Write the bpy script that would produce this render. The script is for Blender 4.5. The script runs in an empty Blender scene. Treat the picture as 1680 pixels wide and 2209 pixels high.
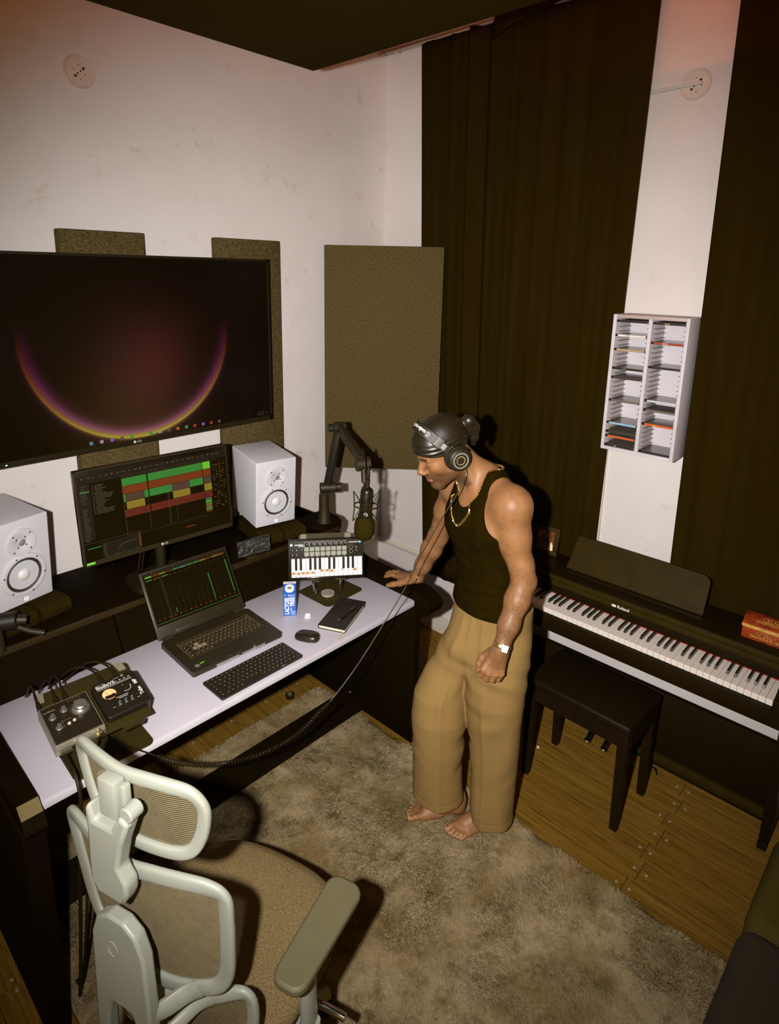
import bpy, bmesh, math, random
import numpy as np
from mathutils import Vector, Matrix, Euler
random.seed(7); rng = np.random.default_rng(7)
scene = bpy.context.scene
COL = scene.collection
PI = math.pi

# ---------------------------------------------------------------- camera
W, Hh = 1680.0, 2209.0
F_PX, PP_Y = 1363.45, 916.6
pitch, roll, yaw = 0.2378, 0.02018, 0.82019
cam_h = 2.18
_ri = Vector((math.cos(yaw), -math.sin(yaw), 0)); _fw = Vector((math.sin(yaw)*math.cos(pitch), math.cos(yaw)*math.cos(pitch), -math.sin(pitch)))
_up = _ri.cross(_fw)
RI = math.cos(roll)*_ri + math.sin(roll)*_up
UP = -math.sin(roll)*_ri + math.cos(roll)*_up
cd = bpy.data.cameras.new('camera'); cam = bpy.data.objects.new('camera', cd); COL.objects.link(cam)
cd.sensor_fit = 'HORIZONTAL'; cd.sensor_width = 36.0; cd.lens = F_PX/W*36.0
cd.shift_y = -(Hh/2-PP_Y)/W; cd.clip_start = 0.02
cam.matrix_world = Matrix(((RI.x, UP.x, -_fw.x, 0), (RI.y, UP.y, -_fw.y, 0), (RI.z, UP.z, -_fw.z, cam_h), (0, 0, 0, 1)))
scene.camera = cam

# ---------------------------------------------------------------- world, flash, exposure
wd = bpy.data.worlds.new('room_ambience'); scene.world = wd; wd.use_nodes = True
bg = wd.node_tree.nodes['Background']; bg.inputs[0].default_value = (1.0, 0.62, 0.13, 1); bg.inputs[1].default_value = 0.19
fl = bpy.data.lights.new('camera_flash', 'SPOT'); flo = bpy.data.objects.new('camera_flash', fl); COL.objects.link(flo)
fl.energy = 470; fl.color = (1.0, 0.97, 0.95); fl.spot_size = math.radians(99); fl.spot_blend = 1.0; fl.shadow_soft_size = 0.022
flo.location = Vector((0, 0, cam_h)) - 0.20*RI + 0.01*UP
_aim = Vector((1.86, 1.66, 1.30))
flo.rotation_euler = (_aim-flo.location).to_track_quat('-Z', 'Y').to_euler()
vs = scene.view_settings; vs.view_transform = 'Standard'; vs.look = 'None'; vs.gamma = 1.0; vs.exposure = 0.0; vs.use_curve_mapping = False

# ---------------------------------------------------------------- materials
def lin(c):
    return tuple((x/12.92 if x <= .04045 else ((x+.055)/1.055)**2.4) for x in c)
def rgb(r, g, b): return lin((r/255., g/255., b/255.))
_mats = {}
def M(name, col=None, rough=.5, metal=0., spec=.5, var=.0, vs=20., bump=0., bs=150., emit=None, es=1., coat=0., sheen=0., stretch=None, col2=None, trans=0., alpha=1.):
    if name in _mats: return _mats[name]
    m = bpy.data.materials.new(name); m.use_nodes = True; nt = m.node_tree; N = nt.nodes; L = nt.links
    p = N['Principled BSDF']
    p.inputs['Roughness'].default_value = rough; p.inputs['Metallic'].default_value = metal
    p.inputs['Specular IOR Level'].default_value = spec
    if coat: p.inputs['Coat Weight'].default_value = coat; p.inputs['Coat Roughness'].default_value = .08
    if sheen: p.inputs['Sheen Weight'].default_value = sheen; p.inputs['Sheen Roughness'].default_value = .5
    if trans: p.inputs['Transmission Weight'].default_value = trans
    if alpha < 1: p.inputs['Alpha'].default_value = alpha
    c = tuple(col)+(1,)
    p.inputs['Base Color'].default_value = c
    tc = N.new('ShaderNodeTexCoord'); mp = N.new('ShaderNodeMapping'); L.new(tc.outputs['Object'], mp.inputs[0])
    if stretch: mp.inputs['Scale'].default_value = stretch
    n = N.new('ShaderNodeTexNoise'); n.inputs['Scale'].default_value = vs; n.inputs['Detail'].default_value = 6; L.new(mp.outputs[0], n.inputs[0])
    mix = N.new('ShaderNodeMix'); mix.data_type = 'RGBA'
    v = max(var, .04)
    c2 = tuple(col2)+(1,) if col2 else tuple(x*(1-v) for x in col)+(1,)
    c1 = c if col2 else tuple(min(1, x*(1+v)) for x in col)+(1,)
    mix.inputs[6].default_value = c1; mix.inputs[7].default_value = c2
    mr = N.new('ShaderNodeMapRange'); mr.inputs[1].default_value = .3; mr.inputs[2].default_value = .7
    L.new(n.outputs[0], mr.inputs[0]); L.new(mr.outputs[0], mix.inputs[0]); L.new(mix.outputs[2], p.inputs['Base Color'])
    if bump:
        nb = N.new('ShaderNodeTexNoise'); nb.inputs['Scale'].default_value = bs; nb.inputs['Detail'].default_value = 4; L.new(mp.outputs[0], nb.inputs[0])
        b = N.new('ShaderNodeBump'); b.inputs['Strength'].default_value = bump; b.inputs['Distance'].default_value = .004
        L.new(nb.outputs[0], b.inputs['Height']); L.new(b.outputs[0], p.inputs['Normal'])
    if emit:
        p.inputs['Emission Color'].default_value = tuple(emit)+(1,); p.inputs['Emission Strength'].default_value = es
    _mats[name] = m
    return m

# ---------------------------------------------------------------- mesh builder
class MB:
    def __init__(s): s.v = []; s.f = []; s.m = []; s.T = Matrix()
    def add(s, vs_, fs, mi=0, T=None):
        o = len(s.v); A = s.T @ T if T is not None else s.T
        s.v += [tuple(A @ Vector(p)) for p in vs_]
        s.f += [tuple(i+o for i in f) for f in fs]; s.m += [mi]*len(fs); return s
    def bm(s, b, mi=0, T=None):
        b.verts.ensure_lookup_table(); b.verts.index_update()
        s.add([v.co.copy() for v in b.verts], [[v.index for v in f.verts] for f in b.faces], mi, T); b.free(); return s
    def box(s, c, d, bev=0, seg=2, mi=0, T=None):
        b = bmesh.new(); bmesh.ops.create_cube(b, size=1)
        for v in b.verts: v.co = Vector((v.co.x*d[0]+c[0], v.co.y*d[1]+c[1], v.co.z*d[2]+c[2]))
        if bev: bmesh.ops.bevel(b, geom=list(b.edges), offset=min(bev, min(d)*.49), segments=seg, affect='EDGES', profile=.5)
        return s.bm(b, mi, T)
    def bx(s, a, b_, bev=0, seg=2, mi=0, T=None):
        return s.box([(a[i]+b_[i])/2 for i in range(3)], [abs(b_[i]-a[i]) for i in range(3)], bev, seg, mi, T)
    def cyl(s, p0, p1, r0, r1=None, n=24, mi=0, T=None, caps=True):
        p0 = Vector(p0); p1 = Vector(p1); r1 = r0 if r1 is None else r1
        d = (p1-p0).normalized(); a = d.orthogonal().normalized(); b = d.cross(a)
        vs_ = []
        for p, r in ((p0, r0), (p1, r1)):
            for i in range(n):
                t = 2*PI*i/n; vs_.append(p+a*(math.cos(t)*r)+b*(math.sin(t)*r))
        fs = [(i, (i+1) % n, n+(i+1) % n, n+i) for i in range(n)]
        if caps: fs += [tuple(range(n-1, -1, -1)), tuple(range(n, 2*n))]
        return s.add(vs_, fs, mi, T)
    def tube(s, pts, r, n=8, closed=False, mi=0, T=None, sq=None, se=1):
        P = [Vector(p) for p in pts]; k = len(P)
        rs = r if hasattr(r, '__len__') else [r]*k
        tang = []
        for i in range(k):
            a = P[(i-1) % k] if (closed or i > 0) else P[i]; b = P[(i+1) % k] if (closed or i < k-1) else P[i]
            t = (b-a); tang.append(t.normalized() if t.length > 1e-9 else Vector((0, 0, 1)))
        nrm = tang[0].orthogonal().normalized(); vs_ = []
        if sq is not None:
            ref = Vector(sq[0])
        for i in range(k):
            if sq is not None: nrm = ref - tang[i]*ref.dot(tang[i])
            else: nrm = nrm - tang[i]*nrm.dot(tang[i])
            nrm.normalize(); b = tang[i].cross(nrm)
            for j in range(n):
                t = 2*PI*j/n; ca, sa = math.cos(t), math.sin(t)
                if se != 1: ca, sa = math.copysign(abs(ca)**se, ca), math.copysign(abs(sa)**se, sa)
                k1, k2 = (sq[1], sq[2]) if sq is not None else (1, 1)
                vs_.append(P[i]+nrm*(ca*rs[i]*k1)+b*(sa*rs[i]*k2))
        fs = []
        for i in range(k if closed else k-1):
            i2 = (i+1) % k
            for j in range(n): fs.append((i*n+j, i*n+(j+1) % n, i2*n+(j+1) % n, i2*n+j))
        if not closed: fs += [tuple(range(n-1, -1, -1)), tuple(range((k-1)*n, k*n))]
        return s.add(vs_, fs, mi, T)
    def lathe(s, prof, n=32, mi=0, T=None):
        vs_ = []; k = len(prof)
        for r, z in prof:
            for j in range(n):
                t = 2*PI*j/n; vs_.append((r*math.cos(t), r*math.sin(t), z))
        fs = [(i*n+j, i*n+(j+1) % n, (i+1)*n+(j+1) % n, (i+1)*n+j) for i in range(k-1) for j in range(n)]
        if prof[0][0] > 1e-6: fs.append(tuple(range(n-1, -1, -1)))
        if prof[-1][0] > 1e-6: fs.append(tuple(range((k-1)*n, k*n)))
        return s.add(vs_, fs, mi, T)
    def prism(s, poly, z0, z1, mi=0, T=None):
        n = len(poly); vs_ = [(x, y, z0) for x, y in poly]+[(x, y, z1) for x, y in poly]
        return s.add(vs_, [tuple(range(n-1, -1, -1)), tuple(range(n, 2*n))]+[(i, (i+1) % n, n+(i+1) % n, n+i) for i in range(n)], mi, T)
    def quad(s, a, b, c, d, mi=0, T=None): return s.add([a, b, c, d], [(0, 1, 2, 3)], mi, T)
    def grid(s, fn, nu, nv, mi=0, T=None):
        vs_ = [fn(i/nu, j/nv) for j in range(nv+1) for i in range(nu+1)]
        return s.add(vs_, [(j*(nu+1)+i, j*(nu+1)+i+1, (j+1)*(nu+1)+i+1, (j+1)*(nu+1)+i) for j in range(nv) for i in range(nu)], mi, T)
    def ell(s, c, r, n=20, mi=0, T=None):
        k = n//2; prof = [(math.sin(PI*i/k), -math.cos(PI*i/k)) for i in range(k+1)]
        return s.lathe(prof, n, mi, (T if T is not None else Matrix()) @ Matrix.Translation(Vector(c)) @ Matrix.Diagonal((r[0], r[1], r[2], 1)))
    def mesh(s, name, smooth=40):
        me = bpy.data.meshes.new(name); me.from_pydata(s.v, [], s.f)
        if len(set(s.m)) > 1: me.polygons.foreach_set('material_index', s.m)
        b = bmesh.new(); b.from_mesh(me); bmesh.ops.remove_doubles(b, verts=b.verts, dist=1e-6); bmesh.ops.recalc_face_normals(b, faces=b.faces); b.to_mesh(me); b.free()
        if smooth:
            me.polygons.foreach_set('use_smooth', [True]*len(me.polygons)); me.set_sharp_from_angle(angle=math.radians(smooth))
        me.update(); return me
    def build(s, name, mats, parent=None, smooth=40, bev=0):
        me = s.mesh(name, smooth)
        return link(name, me, mats, parent, bev)
def link(name, me, mats, parent=None, bev=0):
    if not isinstance(mats, (list, tuple)): mats = [mats]
    if not me.materials:
        for m in mats: me.materials.append(m)
    o = bpy.data.objects.new(name, me); COL.objects.link(o)
    if parent: o.parent = parent
    if bev:
        md = o.modifiers.new('bevel', 'BEVEL'); md.width = bev; md.segments = 2; md.limit_method = 'ANGLE'
    return o
def tag(o, label=None, cat=None, group=None, kind=None):
    if label: o['label'] = label
    if cat: o['category'] = cat
    if group: o['group'] = group
    if kind: o['kind'] = kind
    return o
def thing(name, label, cat, loc=(0, 0, 0), rz=0, group=None, rot=None):
    o = bpy.data.objects.new(name, None); COL.objects.link(o); o.empty_display_size = .05
    o.location = loc; o.rotation_euler = rot if rot is not None else (0, 0, rz)
    return tag(o, label, cat, group)
def copy_part(o, parent, loc=None, rot=None):
    c = o.copy(); COL.objects.link(c); c.parent = parent
    if loc is not None: c.location = loc
    if rot is not None: c.rotation_euler = rot
    return c
def dup(root, label, loc=None, rz=None):
    r = root.copy(); COL.objects.link(r); r['label'] = label
    if loc is not None: r.location = loc
    if rz is not None: r.rotation_euler = (0, 0, rz)
    for ch in list(root.children):
        c = ch.copy(); COL.objects.link(c); c.parent = r
        for g in list(ch.children):
            d = g.copy(); COL.objects.link(d); d.parent = c
    return r
def text(body, size, mat, parent, T, align='CENTER', ext=.0003, name='lettering', shear=0, squash=1.0, bold=0):
    cu = bpy.data.curves.new('t', 'FONT'); cu.body = body; cu.size = size; cu.extrude = ext; cu.align_x = align; cu.align_y = 'CENTER'; cu.resolution_u = 3; cu.shear = shear; cu.offset = bold
    to = bpy.data.objects.new('t', cu); COL.objects.link(to)
    me = bpy.data.meshes.new_from_object(to); bpy.data.objects.remove(to)
    me.transform(T @ Matrix.Diagonal((squash, 1, 1, 1))); me.name = name; me.materials.clear(); me.materials.append(mat)
    o = bpy.data.objects.new(name, me); COL.objects.link(o); o.parent = parent
    return o
def frame(o, x, y, z=None):   # matrix from origin and two axes
    x = Vector(x).normalized(); y = Vector(y); y = (y-x*y.dot(x)).normalized(); z = x.cross(y); o = Vector(o)
    return Matrix(((x.x, y.x, z.x, o.x), (x.y, y.y, z.y, o.y), (x.z, y.z, z.z, o.z), (0, 0, 0, 1)))
def Tl(x, y, z): return Matrix.Translation((x, y, z))
def spline(pts, n=8, closed=False):
    P = [Vector(p) for p in pts]; k = len(P); out = []
    for i in range(k if closed else k-1):
        g = lambda j: P[j % k] if closed else P[max(0, min(k-1, j))]
        a, b, c, d = g(i-1), g(i), g(i+1), g(i+2)
        for t in range(n):
            t /= n; out.append(.5*((2*b)+(c-a)*t+(2*a-5*b+4*c-d)*t*t+(3*b-a-3*c+d)*t**3))
    if not closed: out.append(P[-1])
    return out
def rrect(w, h, r, n=6):      # rounded rectangle outline centred on 0
    o = []
    for cx, cy, a0 in ((w/2-r, h/2-r, 0), (-w/2+r, h/2-r, PI/2), (-w/2+r, -h/2+r, PI), (w/2-r, -h/2+r, 1.5*PI)):
        for i in range(n+1):
            a = a0+PI/2*i/n; o.append((cx+r*math.cos(a), cy+r*math.sin(a)))
    return o

# common materials
BLK = M('black_laminate', rgb(20, 12, 1), .7, var=.15, vs=6, spec=.03)
BLKM = M('black_plastic', rgb(32, 25, 5), .5, var=.1, vs=30, bump=.05, spec=.25)
BLKG = M('black_gloss', rgb(22, 18, 10), .15, var=.1)
DKMET = M('dark_metal', rgb(44, 37, 18), .38, metal=.3, var=.1)
CHROME = M('chrome', (.75, .72, .66), .15, metal=1)
GOLD = M('gold', (1.0, .74, .34), .28, metal=1)
WHT = M('white_print', rgb(225, 220, 210), .6)
SILV = M('brushed_silver', (.55, .53, .48), .32, metal=.9, var=.15, vs=60)
# ================================================================ STRUCTURE
def node_mat(name):
    m = bpy.data.materials.new(name); m.use_nodes = True
    return m, m.node_tree.nodes, m.node_tree.links, m.node_tree.nodes['Principled BSDF']
def mixc(N, L, fac, a, b):
    x = N.new('ShaderNodeMix'); x.data_type = 'RGBA'
    for s, v in ((6, a), (7, b)):
        if isinstance(v, tuple): x.inputs[s].default_value = v+(1,)
        else: L.new(v, x.inputs[s])
    if isinstance(fac, float): x.inputs[0].default_value = fac
    else: L.new(fac, x.inputs[0])
    return x.outputs[2]
def noise(N, L, vec, scale, detail=5, rough=.5, lo=None, hi=None):
    n = N.new('ShaderNodeTexNoise'); n.inputs['Scale'].default_value = scale; n.inputs['Detail'].default_value = detail; n.inputs['Roughness'].default_value = rough
    L.new(vec, n.inputs[0])
    if lo is None: return n.outputs[0]
    r = N.new('ShaderNodeMapRange'); r.inputs[1].default_value = lo; r.inputs[2].default_value = hi; L.new(n.outputs[0], r.inputs[0]); return r.outputs[0]
def mapping(N, L, sc=(1, 1, 1), kind='Object'):
    t = N.new('ShaderNodeTexCoord'); mp = N.new('ShaderNodeMapping'); mp.inputs['Scale'].default_value = sc; L.new(t.outputs[kind], mp.inputs[0]); return mp.outputs[0]
def bump(N, L, p, h, s, d=.003):
    b = N.new('ShaderNodeBump'); b.inputs['Strength'].default_value = s; b.inputs['Distance'].default_value = d; L.new(h, b.inputs['Height']); L.new(b.outputs[0], p.inputs['Normal'])

PLA, N, L, p = node_mat('painted_plaster')
v = mapping(N, L)
c = mixc(N, L, noise(N, L, v, 1.3, 6, .6, .35, .7), rgb(222, 214, 209), rgb(212, 202, 194))
c = mixc(N, L, noise(N, L, v, 9, 6, .65, .62, .8), c, rgb(192, 174, 160))
L.new(c, p.inputs['Base Color']); p.inputs['Roughness'].default_value = .62; p.inputs['Specular IOR Level'].default_value = .3
bump(N, L, p, noise(N, L, v, 14, 8, .6), .35, .004)
TRIM = M('trim_paint', rgb(206, 194, 178), .5, var=.05, vs=8)

WOOD, N, L, p = node_mat('plank_wood')
oi = N.new('ShaderNodeObjectInfo')
v = mapping(N, L, (55, 2.2, 20)); 
ad = N.new('ShaderNodeVectorMath'); ad.operation = 'ADD'; L.new(v, ad.inputs[0])
cm = N.new('ShaderNodeCombineXYZ'); ml = N.new('ShaderNodeMath'); ml.operation = 'MULTIPLY'; ml.inputs[1].default_value = 90; L.new(oi.outputs['Random'], ml.inputs[0])
L.new(ml.outputs[0], cm.inputs[0]); L.new(ml.outputs[0], cm.inputs[1]); L.new(cm.outputs[0], ad.inputs[1])
c = mixc(N, L, noise(N, L, ad.outputs[0], 1.0, 8, .65, .3, .72), rgb(140, 106, 38), rgb(96, 68, 20))
rd = N.new('ShaderNodeMapRange'); rd.inputs[3].default_value = 0; rd.inputs[4].default_value = .55; L.new(oi.outputs['Random'], rd.inputs[0])
c = mixc(N, L, rd.outputs[0], c, rgb(114, 82, 26))
c = mixc(N, L, noise(N, L, ad.outputs[0], 2.2, 7, .75, .5, .68), c, rgb(66, 45, 10))
L.new(c, p.inputs['Base Color']); p.inputs['Roughness'].default_value = .6; p.inputs['Specular IOR Level'].default_value = .1
bump(N, L, p, noise(N, L, ad.outputs[0], 2.6, 6), .4, .002)

FAB, N, L, p = node_mat('woven_panel_fabric')
v = mapping(N, L, (1, 1, 1)); va = mapping(N, L, (420, 420, 120)); vb = mapping(N, L, (120, 120, 420))
mx = N.new('ShaderNodeMath'); mx.operation = 'ADD'; L.new(noise(N, L, va, 1, 3), mx.inputs[0]); L.new(noise(N, L, vb, 1, 3), mx.inputs[1])
mr = N.new('ShaderNodeMapRange'); mr.inputs[1].default_value = .72; mr.inputs[2].default_value = 1.28; L.new(mx.outputs[0], mr.inputs[0])
c = mixc(N, L, mr.outputs[0], rgb(40, 30, 6), rgb(112, 95, 58))
L.new(c, p.inputs['Base Color']); p.inputs['Roughness'].default_value = .95; p.inputs['Specular IOR Level'].default_value = .1
bump(N, L, p, mx.outputs[0], .5, .002)

FOAM, N, L, p = node_mat('ceiling_foam')
v = mapping(N, L)
c = mixc(N, L, noise(N, L, v, 260, 3, .6, .35, .7), rgb(54, 40, 4), rgb(92, 74, 20))
L.new(c, p.inputs['Base Color']); p.inputs['Roughness'].default_value = 1; p.inputs['Specular IOR Level'].default_value = .02
bump(N, L, p, noise(N, L, v, 220, 4), .8, .004)

CURT, N, L, p = node_mat('curtain_velvet')
v = mapping(N, L)
c = mixc(N, L, noise(N, L, v, 320, 3, .6, .35, .7), rgb(31, 21, 1), rgb(43, 31, 3))
c = mixc(N, L, noise(N, L, mapping(N, L, (1, 9, .6)), 1.5, 3, .6, .4, .7), c, rgb(40, 30, 4))
L.new(c, p.inputs['Base Color']); p.inputs['Roughness'].default_value = .95; p.inputs['Specular IOR Level'].default_value = .02

def struct(o): o['kind'] = 'structure'; return o
WX, WY, ZC = 2.82, 2.70, 3.55
struct(MB().bx((-1.8, WY, -.02), (WX+.12, WY+.12, ZC)).build('wall_left', PLA))
struct(MB().bx((WX, -1.8, -.02), (WX+.12, WY, ZC)).build('wall_right', PLA))
struct(MB().bx((-.9, -.9, ZC), (WX, WY, ZC+.08)).build('ceiling', M('ceiling_paint', rgb(205, 195, 185), .8)))
fo = struct(MB().bx((-1.8, -1.8, -.06), (WX, WY, -.012)).build('floor', M('subfloor', rgb(40, 28, 12), .9)))
pw = .1032; PB = {}
def plank(xc, y0, y1):
    k = round(y1-y0, 4)
    if k not in PB: PB[k] = MB().bx((-pw/2+.0008, -k/2+.0008, -.012), (pw/2-.0008, k/2-.0008, 0), .0012, 1).mesh('plank', 30)
    o = link('plank', PB[k], WOOD, fo); o.location = (xc, (y0+y1)/2, random.uniform(-.0006, .0003))
    return o
SC = MB().lathe([(0, .0010), (.0035, .0010), (.0060, .0), (.0062, -.001)], 10).mesh('screw', 30)
SCM = M('screw_steel', rgb(176, 166, 140), .35, metal=.4)
def screw(x, y):
    o = link('screw', SC, SCM, fo); o.location = (x, y, .0012)
for i in range(-25, 8):
    xc = 2.078+i*pw
    cuts = [-1.6, -1.2 + .3*(i % 2), .61+(.011 if i % 2 else -.012), 2.42+(.014 if i % 2 else -.01), 2.69] if xc > .72 else [-1.6, -.4 + .3*(i % 2), 1.835+(.012 if i % 2 else -.012), 2.69]
    x1 = min(xc, 2.81-pw/2)
    for a, b in zip(cuts[:-1], cuts[1:]): plank(x1, round(a, 3), round(b, 3))
    for cy in cuts[1:-1]:
        if -.2 < cy and xc > .2: screw(x1+random.uniform(-.004, .004), cy+.021+random.uniform(-.003, .003)); screw(x1+random.uniform(-.004, .004), cy-.022+random.uniform(-.003, .003))
# base boards and rail
def moulding(name, a, b, prof, axis, mat):
    m = MB(); n = len(prof)
    if axis == 'x': vs_ = [(x, WY-d, z) for x in (a, b) for d, z in prof]
    else: vs_ = [(WX-d, y, z) for y in (a, b) for d, z in prof]
    m.add(vs_, [tuple(range(n)), tuple(range(2*n-1, n-1, -1))]+[(i, (i+1) % n, n+(i+1) % n, n+i) for i in range(n)])
    return struct(m.build(name, mat))
bb = [(0, 0), (.014, 0), (.014, .104), (.009, .114), (0, .114)]
rl = [(0, .447), (.012, .447), (.016, .453), (.016, .468), (.009, .480), (0, .482)]
moulding('baseboard_left', -1.8, WX-.014, bb, 'x', TRIM); moulding('baseboard_right', -1.8, WY, bb, 'y', TRIM)
moulding('trim_1', -1.8, WX-.016, rl, 'x', TRIM); moulding('trim_2', -1.8, WY, rl, 'y', TRIM)
struct(MB().bx((WX-.014, 1.208, .48), (WX, 1.275, 3.0), .002).build('trim_3', TRIM))
# corner conduit shadow line: thin corner bead
struct(MB().bx((WX-.006, WY-.006, .482), (WX, WY, 3.5)).build('trim_4', PLA))

# ---------------------------------------------------------------- ceiling cloud, led strip
cl = thing('ceiling_acoustic_panel', 'large dark speckled foam acoustic panel hanging under the ceiling', 'acoustic panel', (0, 0, 2.944))
MB().bx((-.4, -.9, 0), (1.793, 2.122, .055), .004).build('foam_board', FOAM, cl)
for x, y in ((.3, 1.8), (1.5, 1.8), (.3, -.5), (1.5, -.5)):
    MB().cyl((x, y, .05), (x, y, ZC-2.944), .003, n=6).build('hanger_rod', DKMET, cl)
led = thing('led_strip', 'red orange led strip lying on top of the ceiling panel', 'light strip', (1.55, .75, 3.0))
MB().bx((-.008, -.55, 0), (.008, .75, .004)).build('tape', M('led_red', rgb(200, 60, 20), .5, emit=(1.0, .17, .04), es=130), led)
MB().bx((-.012, -.56, -.001), (.012, -.55, .008)).build('end_cap', BLKM, led)

# ---------------------------------------------------------------- curtains on a rod
rod = thing('curtain_rod', 'thin metal curtain rod along the right wall under the ceiling', 'curtain rod', (2.755, 0, 3.338))
MB().cyl((0, -1.5, 0), (0, 2.66, 0), .0105, n=16).build('pole', M('rod_metal', (.5, .42, .33), .4, metal=.8), rod)
MB().cyl((0, 2.655, 0), (0, 2.69, 0), .014, n=16).build('finial', M('rod_metal', (.5, .42, .33)), rod)
for y in (2.6, .95, -1.2): MB().cyl((0, y, 0), (.065, y, 0), .007, n=10).build('bracket', CHROME, rod)
def curtain(label, y0, y1, z0, z1, folds, seed, tight, ys):
    r = random.Random(seed); ph = [r.uniform(0, 6.28) for _ in range(8)]
    nu, nv = 220, 40; wid = y1-y0
    def fn(u, w):
        # folds gathered more at the top, fall deeper towards the bottom
        s = u*folds*2*PI
        amp = .0025+.013*tight(u)
        x = amp*(math.sin(s+ph[0])+.45*math.sin(2.3*s+ph[1]+.6*w)+.3*math.sin(.37*s+ph[2]))
        x += .006*math.sin(7*w+ph[3]+4*u)*(1-w)
        a_, b_ = y0+ys[0]*w, y1+ys[1]*w; y = a_+u*(b_-a_)+.004*math.sin(5*w+ph[4])*u*(1-u)
        sag = -.012*abs(math.sin(u*9*PI))**.6 if w > .97 else 0
        return (2.752+x-.004*math.sin(w*3), y, z0+(z1-z0)*w+sag)
    t = thing('curtain', label, 'curtain', (0, 0, 0), group='dark curtains on the right wall')
    m = MB().grid(fn, nu, nv); me = m.mesh('cloth', 60); me.flip_normals()
    o = link('cloth', me, CURT, t); sd = o.modifiers.new('s', 'SOLIDIFY'); sd.thickness = .003
    m = MB()
    m.tube([Vector(fn(i/nu, 0))+Vector((-.003, 0, .004)) for i in range(nu+1)], .004, 6); m.build('hem', CURT, t)
    return t
curtain('wide dark brown curtain hanging behind the standing person and corner panel', 1.204, 2.273, .402, 3.345, 9, 3, lambda u: 1.5*math.exp(-((u-.70)/.05)**2)+.12, (-.044, .124))
curtain('dark brown curtain at right edge beside the wall shelf of discs', -1.45, .839, .402, 3.345, 15, 9, lambda u: .25, (0, .026))
# pelmet flap of black cloth by the ceiling
fp = MB().grid(lambda u, w: (2.725-.05*math.sin(PI*u)*(1-w)-.012*math.sin(9*u), 1.30+.62*u, 3.352-(.03+.075*u**2)*(1-w)), 24, 10)
o = fp.build('cloth_flap', CURT); o.modifiers.new('s', 'SOLIDIFY').thickness = .004
tag(o, 'loose black cloth flap hanging over the top of the curtain', 'cloth')

# ---------------------------------------------------------------- wall plates, raceway
PLASTIC = M('clear_ivory_plastic', rgb(214, 198, 184), .25, var=.05)
HOLE = M('hole_dark', rgb(40, 26, 12), .9)
def plate(label, T):
    t = thing('wall_cover_plate', label, 'cover plate', group='round cover plates on the walls'); t.matrix_world = T
    MB().lathe([(.0, .003), (.050, .003), (.054, .0065), (.057, .0065), (.059, .003), (.059, 0)], 40).build('disc', PLASTIC, t)
    m = MB()
    for x, y, r in ((.017, .014, .0052), (-.015, -.016, .0048), (.006, .004, .0032), (-.006, -.006, .0032), (-.02, .005, .002), (.022, -.006, .002), (-.002, .024, .002), (.004, -.026, .002)):
        m = MB(); m.cyl((x, y, .002), (x, y, .0037), r, n=12); m.build('screw_hole', HOLE, t)
    return t
plate('round ivory cover plate with holes high on the wall above the television', frame((1.116, WY, 2.898), (1, 0, 0), (0, 0, 1)) )
plate('round ivory cover plate with holes above the disc shelf, crossed by a thin strip', frame((WX, 1.010, 2.923), (0, -1, 0), (0, 0, 1)))
rw = MB(); rw.box((0, 0, 0), (.011, .30, .013), .001); o = rw.build('cable_raceway', M('raceway_pvc', rgb(200, 192, 182), .4))
o.location = (WX-.008, 1.135, 2.921); o.rotation_euler = (-.03, 0, 0)
tag(o, 'thin pale plastic cable raceway ending on the right wall plate', 'cable cover')

# ---------------------------------------------------------------- acoustic panels
def apanel(label, T, w, h, th):
    t = thing('acoustic_panel', label, 'acoustic panel', group='fabric acoustic panels'); t.matrix_world = T
    MB().box((0, -th/2, h/2), (w, th, h), .006, 2).build('fabric_board', FAB, t)
    MB().box((0, -.002, h/2), (w-.03, .004, h-.03)).build('backing_frame', BLK, t)
    return t
apanel('narrow grey fabric acoustic panel behind the middle of the television', Tl(1.135, WY, 1.0), .34, 1.317, .055)
apanel('tall grey fabric acoustic panel behind the right end of the television', Tl(1.835, WY, 1.0), .365, 1.318, .044)
a = Vector((2.285, 2.625, 1.085)); b = Vector((2.705, 2.150, 1.085))
apanel('large grey fabric acoustic panel set across the room corner', frame((a+b)/2+Vector((.03, .03, 0)), (b-a), Vector((0, 0, 1)).cross(b-a)), (b-a).length, 1.226, .05)
# ================================================================ TELEVISION
tv = thing('television', 'large black flat television on the wall showing a dark glowing arc wallpaper', 'television', (1.165, 2.575, 1.447))
tw, th_ = 1.40, .778
MB().box((0, 0, th_/2), (tw, .045, th_), .006).build('housing', BLKG, tv)
MB().box((0, .042, th_/2), (.5, .044, .3), .008).build('wall_mount', DKMET, tv)
m = MB()
for c, d in (((0, -.0245, th_-.005), (tw, .004, .010)), ((0, -.0245, .011), (tw, .004, .022)), ((-tw/2+.005, -.0245, th_/2), (.010, .004, th_)), ((tw/2-.005, -.0245, th_/2), (.010, .004, th_))): m.box(c, d)
m.build('bezel', M('tv_bezel', rgb(32, 25, 8), .4, spec=.3), tv)
TVS, N, L, p = node_mat('tv_wallpaper')
v = mapping(N, L)
def math_(op, a, b=None, c=None):
    n = N.new('ShaderNodeMath'); n.operation = op
    for i, x in enumerate((a, b, c)):
        if x is None: continue
        if isinstance(x, (int, float)): n.inputs[i].default_value = x
        else: L.new(x, n.inputs[i])
    return n.outputs[0]
sx = N.new('ShaderNodeSeparateXYZ'); L.new(v, sx.inputs[0]); X, Z = sx.outputs[0], sx.outputs[2]
cx, cz, R = .018, .466, .436
dx = math_('SUBTRACT', X, cx); dz = math_('SUBTRACT', Z, cz)
rr = math_('SQRT', math_('ADD', math_('MULTIPLY', dx, dx), math_('MULTIPLY', dz, dz)))
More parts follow.
